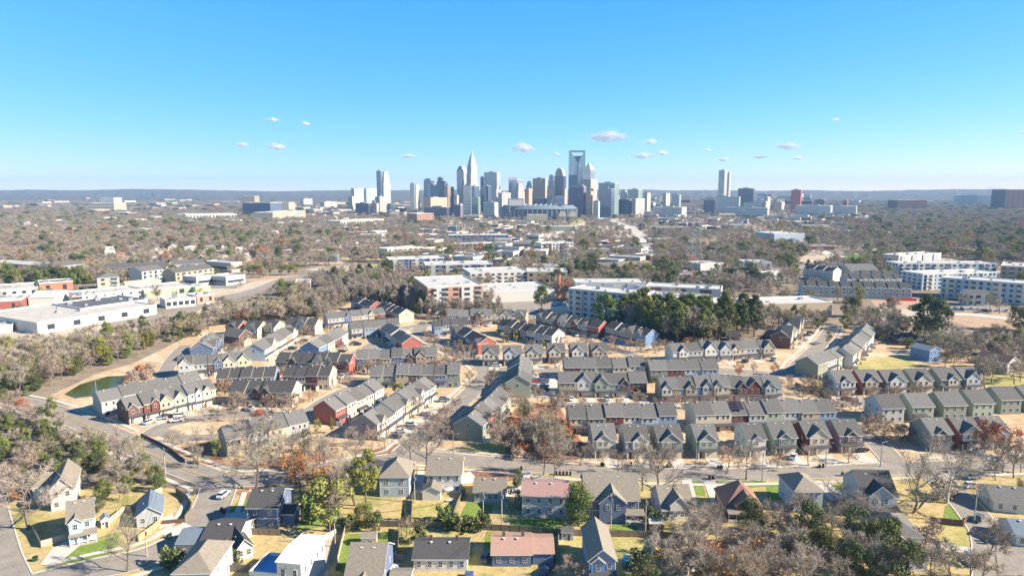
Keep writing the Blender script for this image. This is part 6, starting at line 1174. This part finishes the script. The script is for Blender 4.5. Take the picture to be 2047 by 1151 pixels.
for q in [(447, 993, 82, 'white', 1, 'white pickup-like car parked on the road beside the green lawn'), (1586, 916, 60, 'white', 1, 'white van parked on the drive of the sage green house'), (1722, 903, 10, 'black', 0, 'dark car at the mauve brick corner house'),
 (299+0, 847+0, 70, 'white', 1, 'white car before the garage of the brown-ended row'), (322, 839, 25, 'silver', 0, 'silver car on the drive of the pond-side row'), (333, 836, 60, 'black', 1, 'black car beside the silver one at the pond-side row'), (354, 843, 28, 'white', 0, 'white car parked along the oval green'), (361, 834, 20, 'white', 1, 'white pickup with dark bed near the oval green'),
 (886, 803, -5, 'silver', 0, 'silver car on the drive at the far end of the long gabled row'), (801, 865, -8, 'white', 0, 'white car on the drive in the middle of the long gabled row'), (970, 1118, 80, 'grey', 0, 'dark grey car beside the copper-pink roofed house'), (1092, 1146, 60, 'navy', 0, 'navy car at the bottom edge by the copper-pink roof'),
 (1252, 1128, 75, 'teal', 1, 'blue-green pickup beside the bright blue house'), (786, 1146, 85, 'white', 0, 'white car under the carport of the blue-grey bottom-edge house'), (936, 1160, 85, 'blue', 0, 'blue car at the bottom edge beside the white bungalow'), (1953, 905, 35, 'silver', 1, 'silver car on the drive beside the dark red sided house'),
 (1945, 957, 10, 'silver', 0, 'silver car parked by the huge pale-barked tree'), (1942, 975, 8, 'white', 1, 'pale car parked in front of the silver one by the huge pale tree'), (1956, 1040, 45, 'grey', 1, 'dark grey car at the foot of the power pole at the lower right'), (1938, 1116, 65, 'white', 0, 'white car on the drive at the bottom right'), (1952, 1127, 70, 'black', 0, 'black car beside the white one at the bottom right'),
 (1327, 808, 80, 'red', 1, 'red and white car at the left end of the long gabled row'), (1475, 812, 70, 'black', 0, 'black car before the brown brick gable'), (1748, 802, 20, 'white', 0, 'white car parked between the upper right row and the house backs'), (1692, 800, -30, 'red', 0, 'dark red car beside the white gabled house'),
 (993, 733, -10, 'white', 1, 'white car before the leftmost of the six gabled houses'), (715, 690, 15, 'black', 1, 'black car in the upper car park'), (690, 700, 12, 'white', 0, 'white car in the upper car park'), (684, 704, 12, 'black', 0, 'dark car beside the white one in the upper car park'), (755, 702, 30, 'white', 0, 'white car in the shaded part of the car park'), (709, 687, 12, 'grey', 0, 'grey car at the back of the upper car park'),
 (486, 716, 15, 'white', 0, 'white car between the two left-hand end walls'), (1630, 688, 70, 'silver', 0, 'silver car on the right-hand street'), (1612, 672, 5, 'black', 0, 'black car at the top of the right-hand street'), (1530, 677, 0, 'black', 0, 'black car left of the mauve brick row'), (846, 648, 0, 'silver', 0, 'silver car at the top of the curving street')]: car(*q)
for px in (1068, 1069): 
    for k, (py, c) in enumerate(((753, 'silver'), (757, 'white'), (762, 'black'), (766, 'red'), (774, 'silver'), (781, 'black'))): car(px+rng.uniform(-1, 1) if px == 1068 else 1088, py, rng.uniform(-4, 4), c if px == 1068 else ('navy', 'black', 'blue', 'grey', 'navy', 'black')[k], k % 2, 'car parked in the small car park beside the stepped row', 'cars in the small car park')
for k in range(46):
    px, py = rng.uniform(1345, 1430), rng.uniform(541, 564); 
    if free(*G(px, py), 2): car(px, py, 20+rng.uniform(-3, 3), rng.choice(('white', 'silver', 'grey', 'black', 'navy')), k % 2, 'car in the open car park among the pines right of the school', 'cars in the open car park')
for k in range(26):
    px = rng.uniform(170, 470); py = 622-(px-170)*.075+rng.uniform(0, 6)
    if free(*G(px, py), 2): car(px, py, 10+rng.uniform(-5, 60), rng.choice(('white', 'silver', 'grey', 'black', 'red')), k % 2, 'car in the yards of the left commercial strip', 'cars of the commercial strip')
for k in range(22):
    px = rng.uniform(1590, 1645); py = rng.uniform(528, 546)
    if free(*G(px, py), 2): car(px, py, 20, rng.choice(('white', 'silver', 'grey', 'black', 'blue')), k % 2, 'car in the car park left of the dark terraces', 'cars left of the dark terraces')
for k in range(20):
    px = rng.uniform(1860, 2040); car(px, 617+(px-1860)*.03+rng.uniform(-1.5, 3), 60, rng.choice(('white', 'silver', 'grey', 'black')), k % 2, 'car parked below the nearest right-hand apartments', 'cars below the right-hand apartments')
for k in range(14):
    t = rng.random(); px, py = (1190+t*85, 428+t*44); car(px, py, -50, rng.choice(('white', 'silver', 'grey', 'black')), k % 2, 'vehicle on the distant curved freeway', 'vehicles on the freeway')
for k in range(16):
    px = rng.uniform(965, 1128); py = rng.uniform(612, 640)
    if free(*G(px, py), 2): car(px, py, 5, rng.choice(('white', 'silver', 'grey', 'black')), k % 2, 'car in the yard beside the white roofed warehouse', 'cars beside the white warehouse')

for i, (w_, r_, lb) in enumerate(DRIVES):
    c_ = rng.choice(('white', 'silver', 'grey', 'black', 'navy', 'red', 'white', 'silver')); car(0, 0, math.degrees(r_), c_, i % 2, c_+' car on a drive of the '+' '.join(lb.split()[:10]).rstrip(','), 'cars on the townhouse drives', w_)
for i, (w_, lb) in enumerate(FEET):
    if i % 2 == 0: tree('bush', w_[0], w_[1], 1.3, 'low shrub at the foot of the '+' '.join(lb.split()[:9]).rstrip(','), 'shrubs at the feet of the townhouse walls', .9)
# ---------------------------------------------------------------- fences, poles, bins and garden things
b_ = MB(); b_.box(-.07, .07, -.07, .07, 0, 1); POSTM = b_.mesh('post', [WOODF])
def fence(label, pts, h=1.8, m=WOODF, name='wooden_fence'):
    P = [Vector(G(*p)) for p in pts]; o = P[0]; rt = root(name, label, 'fence', (o.x, o.y, 0)); P = [p-o for p in P]; b = MB()
    for i in range(len(P)-1):
        d = P[i+1]-P[i]; L = d.length; d /= L; n = Vector((-d.y, d.x))*.03; n_ = max(1, round(L/2.4))
        A = [P[i]-n, P[i+1]-n, P[i+1]+n, P[i]+n]
        for j in range(4): k = (j+1) % 4; b.face([(*A[j], .05), (*A[k], .05), (*A[k], h), (*A[j], h)])
        b.face([(*a, h) for a in A])
        for k in range(n_): c = P[i]+d*L*k/n_; put('post', POSTM, rt, (c.x, c.y, 0), 0, (1, 1, h+.1)).data = POSTM
    b.build('boards', m, rt)
fence('long grey board fence running across the gardens from the tall pine to the right', [(760, 1052), (905, 1056), (985, 1060), (1060, 1064), (1120, 1070), (1200, 1072), (1315, 1074), (1400, 1082)])
fence('curved dark fence around the small grey house yard at the lower left', [(352, 985), (372, 998), (384, 1015), (380, 1030), (370, 1042)]); fence('pale board fence on the left of the small grey house', [(265, 1022), (310, 990), (325, 984)], m=WOODP)
fence('new yellow wooden fence below the small grey house', [(277, 1082), (305, 1062), (323, 1046)], m=WOODN); fence('short red-brown fence closing the curved yard', [(324, 1048), (370, 1044)], 1.2, WALL['k']); fence('light fence between the dark shrubs and the small grey house', [(218, 1048), (250, 1022), (262, 1024)], m=WOODP)
fence('grey fence of the yard beside the pale blue two-storey house', [(66, 1062), (82, 1094), (132, 1080)], m=WOODP); fence('fence right of the small grey bungalow', [(905, 1042), (915, 1010), (930, 985)], m=WOODF); fence('fence from the white two-storey house down to the long fence', [(822, 1045), (825, 1000)], m=WOODF)
fence('left side fence of the lawn with the grey shed', [(672, 1140), (682, 1095), (692, 1056)], m=WOODP); fence('right side fence of the lawn with the grey shed', [(795, 1115), (798, 1058)]); fence('short fence beside the blue-grey bottom-edge house', [(772, 1120), (806, 1120)], m=WOODP)
fence('fence between the copper-pink roof and the shed lawn', [(1112, 1130), (1117, 1078)], m=WOODP); fence('fence right of the bright blue house garden', [(1298, 1128), (1318, 1076)], m=WOODP); fence('fence in front of the tall dark-roofed house garden', [(1858, 1045), (1925, 1052), (1935, 1040)], m=WALL['k'])
fence('dark railing fence on the edge of the oval green above the road', [(282, 872), (320, 890), (345, 905), (370, 925)], 1.3, WALL['k']); fence('low dark retaining fence beside the yellow lawn, upper right', [(1590, 768), (1640, 792), (1662, 800)], 1.2, WALL['k']); fence('board fence behind the white roofed unfinished house', [(500, 1068), (560, 1070)], m=WOODF)
fence('white membrane fence beside the unfinished house', [(625, 1092), (650, 1080), (672, 1068)], 1.6, TRIM); fence('fence left of the white wing at the bottom', [(452, 1142), (500, 1142)], m=WOODF)
def pole(label, px, py, h, arm=1, name='power_pole', cat='pole'):
    x, y = G(px, py); rt = root(name, label, cat, (x, y, 0), rng.uniform(-.4, .4)); b = MB(); b.tube((0, 0, 0), (0, 0, h), .17, .11, 7); b.build('shaft', WOODP if name == 'power_pole' else METAL, rt); b = MB()
    if name == 'power_pole':
        for k in range(arm): b.box(-1.2, 1.2, -.07, .07, h-.6-k, h-.45-k)
        b.build('cross_arm', WOODF, rt); b = MB(); b.tube((.3, 0, h-2.4), (.3, 0, h-1.5), .25, .25, 8); b.build('transformer', METAL, rt)
    else: b.tube((0, 0, h), (1.6, 0, h+.25), .06, .05, 5); b.box(1.3, 2.1, -.16, .16, h+.15, h+.3); b.build('lamp_head', METAL, rt)
for q in [('power pole beside the bending road at the left', 331, 950, 9, 1), ('power pole by the fence of the largest blue-grey house', 1221, 1058, 10, 1), ('power pole with transformer right of the largest blue-grey house', 1290, 1064, 10, 1), ('power pole behind the small grey bungalow', 966, 1043, 9, 1), ('power pole beside the brown shrub in the garden', 1003, 1050, 10, 1), ('power pole at the end of the left garden fence', 670, 1092, 9, 1), ('power pole at the screened porch', 829, 1004, 9, 1), ('power pole in the lower right street', 1947, 1045, 10, 1), ('thin pole on the bottom left verge', 294, 1112, 8, 1)]: pole(*q)
for q in [('street lamp on the verge of the main road before the olive house', 1391, 936, 7), ('tall street lamp opposite the white van', 1523, 962, 9), ('street lamp beside the dark red brick house', 1650, 933, 8), ('street lamp on the street corner at the mauve house', 1760, 932, 8), ('street lamp below the dark green end wall', 906, 914, 8), ('street lamp by the pond bank', 193, 792, 7), ('street lamp by the tall dark pines of the belt', 1345, 676, 8), ('street lamp at the end of the pine belt', 1485, 684, 8), ('street lamp beside the small car park', 1019, 742, 6)]: pole(*q, name='street_lamp', cat='lamp')
b_ = MB(); b_.box(-.3, .3, -.35, .35, .05, 1.0); BINB = b_.mesh('body', [BLACK]); b_ = MB(); b_.box(-.33, .33, -.38, .38, 1.0, 1.08); BINL = b_.mesh('lid', [BLACK]); BGR = mat('plastic_green', (.03, .09, .06), .5, .1); b_ = MB(); b_.box(-.3, .3, -.35, .35, .05, 1.0); BING = b_.mesh('body', [BGR])
def bins(pts, lab, gp, bm=BINB):
    for px, py in pts: X, Y = G(px, py); rt = root('wheelie_bin', lab, 'bin', (X, Y, .1), rng.uniform(-.3, .3), gp); put('body', bm, rt); put('lid', BINL, rt)
bins([(1112, 949), (1119, 949), (1126, 949.5), (1133, 949.7), (1140, 950)], 'black bin in the row of five by the two bare trees', 'row of five black bins')
bins([(1202, 931), (1206, 932), (1261, 930), (1436, 937), (1442, 937), (1638, 935), (1645, 934), (1334, 935), (1340, 934), (1418, 958), (1425, 958), (1042, 939), (1684, 951), (1693, 951)], 'black bin on the verge of the main road', 'black bins along the main road')
bins([(69, 1121), (73, 1120), (337, 1076), (341, 1074), (2010, 1060), (2014, 1064), (2018, 1063), (1966, 1082), (1970, 1087)], 'dark green bin at the kerb of a side road in the foreground', 'green bins at the side roads', BING)
bins([(443, 1022), (448, 1026), (437, 1044), (970, 690), (700, 690)], 'black bin beside the bending road at the slate blue house', 'bins beside the bending road')
def wire(label, A, B, ha, hb):
    (x0, y0), (x1, y1) = G(*A), G(*B); rt = root('power_line', label, 'cable', (x0, y0, 0)); b = MB(); n = 12; P = [Vector(((x1-x0)*k/n, (y1-y0)*k/n, ha+(hb-ha)*k/n-1.6*math.sin(math.pi*k/n))) for k in range(n+1)]
    for o_ in (-.5, .5):
        b = MB()
        for k in range(n): b.tube(P[k]+Vector((o_, 0, 0)), P[k+1]+Vector((o_, 0, 0)), .035, .035, 3)
        b.build('strand', BLACK, rt)
for q in [('cables from the bungalow pole to the pole by the brown shrub', (966, 1043), (1003, 1050), 8.5, 9.5), ('cables from the brown shrub pole down towards the bottom edge', (1003, 1050), (940, 1180), 9.5, 8), ('cables between the poles either side of the largest blue-grey house', (1221, 1058), (1290, 1064), 9.5, 9.5), ('long cables from the brown shrub pole to the largest blue-grey house', (1003, 1050), (1221, 1058), 9.5, 9.5),
          ('long cables from the left garden fence pole to the bungalow pole', (670, 1092), (966, 1043), 8.5, 8.5), ('cables across the bending road at the left', (331, 950), (294, 1112), 8.5, 7.5)]: wire(*q)
# patio furniture and small yard clutter
for lab, px, py in (('white patio umbrella beside the screened porch', 897, 990), ('white garden seat set on the dry lawn', 899, 1002), ('white covered grill on the patio of the pink roofed house', 1076, 1031)):
    X, Y = G(px, py); rt = root('garden_umbrella' if 'umbrella' in lab else 'garden_bench', lab, 'umbrella' if 'umbrella' in lab else 'seat', (X, Y, 0)); b = MB()
    if 'umbrella' in lab:
        b.tube((0, 0, 0), (0, 0, 2.4), .04, .04, 5); b.build('pole', METAL, rt); b = MB()
        for k in range(8): t0, t1 = k*.785, (k+1)*.785; b.face([(1.5*math.cos(t0), 1.5*math.sin(t0), 2.1), (1.5*math.cos(t1), 1.5*math.sin(t1), 2.1), (0, 0, 2.6)])
        b.build('canopy', TRIM, rt)
    else: b.box(-1, 1, -.4, .4, .3, .45); b.box(-1, 1, .3, .4, .45, .95); b.build('seat', TRIM, rt); b = MB(); [b.box(x, x+.08, y, y+.08, 0, .3) for x in (-.95, .87) for y in (-.38, .3)]; b.build('legs', TRIM, rt)

# ---------------------------------------------------------------- far hills, clouds, haze
vs = []; fs = []; n = 260; hr = random.Random(3); ph = [hr.uniform(0, 6.28) for _ in range(24)]
def ridge(X, s): return sum(math.sin(X/(900/(i*.6+1))+ph[(i+s) % 24])/(i*.5+1) for i in range(9))
for r_, (Y, z0, am) in enumerate(((5300, 0, 0), (5900, 16, 4), (6500, 26, 6), (7200, 48, 8), (7900, 62, 8), (8700, 93, 6), (9300, 60, 3), (9500, 30, 1))):
    for i in range(n): X = (-1+2*i/(n-1))*Y*.92; vs.append((X, Y+hr.uniform(-90, 90), z0+am*ridge(X, r_*3)+(hr.uniform(-3, 3) if am else 0)))
for r_ in range(7):
    for i in range(n-1): a = r_*n+i; fs.append((a, a+1, a+n+1, a+n))
tag(put('hills', mesh('hills', vs, fs, M['forest_far'])), kind='structure')
CLM = bpy.data.materials.new('cloud_vapour'); CLM.use_nodes = True; t = CLM.node_tree; t.nodes.clear(); o_ = t.nodes.new('ShaderNodeOutputMaterial'); d_ = t.nodes.new('ShaderNodeBsdfDiffuse'); l_ = t.nodes.new('ShaderNodeBsdfTranslucent'); r_ = t.nodes.new('ShaderNodeBsdfTransparent'); a_ = t.nodes.new('ShaderNodeMixShader'); c_ = t.nodes.new('ShaderNodeMixShader')
for q in (d_, l_): q.inputs['Color'].default_value = (.98, .98, .99, 1)
c_.inputs[0].default_value = .17; t.links.new(d_.outputs[0], a_.inputs[1]); t.links.new(l_.outputs[0], a_.inputs[2]); t.links.new(r_.outputs[0], c_.inputs[1]); t.links.new(a_.outputs[0], c_.inputs[2]); t.links.new(c_.outputs[0], o_.inputs['Surface'])
def puffs(seed):
    rr = random.Random(seed); b = MB(); n, k = 8, 5
    for q in range(110):
        f = rr.gauss(0, .42); r = max(.03, .2*(1-abs(f)**1.3)*rr.uniform(.4, 1.1)); C = Vector((f*1.25, rr.gauss(0, .3), rr.gauss(.1, .28)*max(.15, 1-abs(f)))) 
        P = lambda i, j: tuple(C+Vector((math.cos(2*math.pi*i/n)*math.sin(math.pi*j/k)*r*1.3, math.sin(2*math.pi*i/n)*math.sin(math.pi*j/k)*r, math.cos(math.pi*j/k)*r)))
        for i in range(n):
            for j in range(k):
                g = [P(i, j), P(i, j+1), P(i+1, j+1), P(i+1, j)]; b.face(g[:3] if j == 0 else [g[0], g[1], g[3]] if j == k-1 else g)
    return b.mesh('cloud', [CLM])
CMESH = [puffs(q) for q in (1, 2, 3)]
for i, (px, py, wp, hp) in enumerate([(1044, 298, 60, 18), (1212, 275, 92, 24), (1280, 312, 54, 11), (1318, 307, 34, 9), (1565, 293, 64, 14), (1295, 284, 38, 9), (560, 295, 52, 13), (495, 290, 30, 9), (557, 240, 30, 7), (620, 248, 20, 7), (1510, 314, 40, 8), (1440, 319, 36, 7), (1585, 317, 30, 7), (1407, 300, 16, 6), (820, 312, 44, 7), (2025, 266, 28, 5), (1110, 308, 18, 6), (1655, 240, 14, 5)]):
    Yc = 11500.; X = (px-1023.5)/F*Yc; z = ZT(py, Yc); o = put('cloud', CMESH[i % 3], None, (X, Yc, z), 0, (wp/F*Yc*.5, 150, hp/F*Yc*.8))
    tag(o, None, None, None, 'structure')
HZM = bpy.data.materials.new('haze_air'); HZM.use_nodes = True; t = HZM.node_tree; t.nodes.clear(); o_ = t.nodes.new('ShaderNodeOutputMaterial'); v_ = t.nodes.new('ShaderNodeVolumePrincipled')
v_.inputs['Color'].default_value = (.36, .63, 1, 1); v_.inputs['Density'].default_value = 7e-5; v_.inputs['Anisotropy'].default_value = 0; t.links.new(v_.outputs[0], o_.inputs['Volume'])
b = MB(); b.box(-10800, 10800, -400, 10000, -1, 262); tag(b.build('haze', HZM), kind='stuff')
print('objects', len(bpy.data.objects))
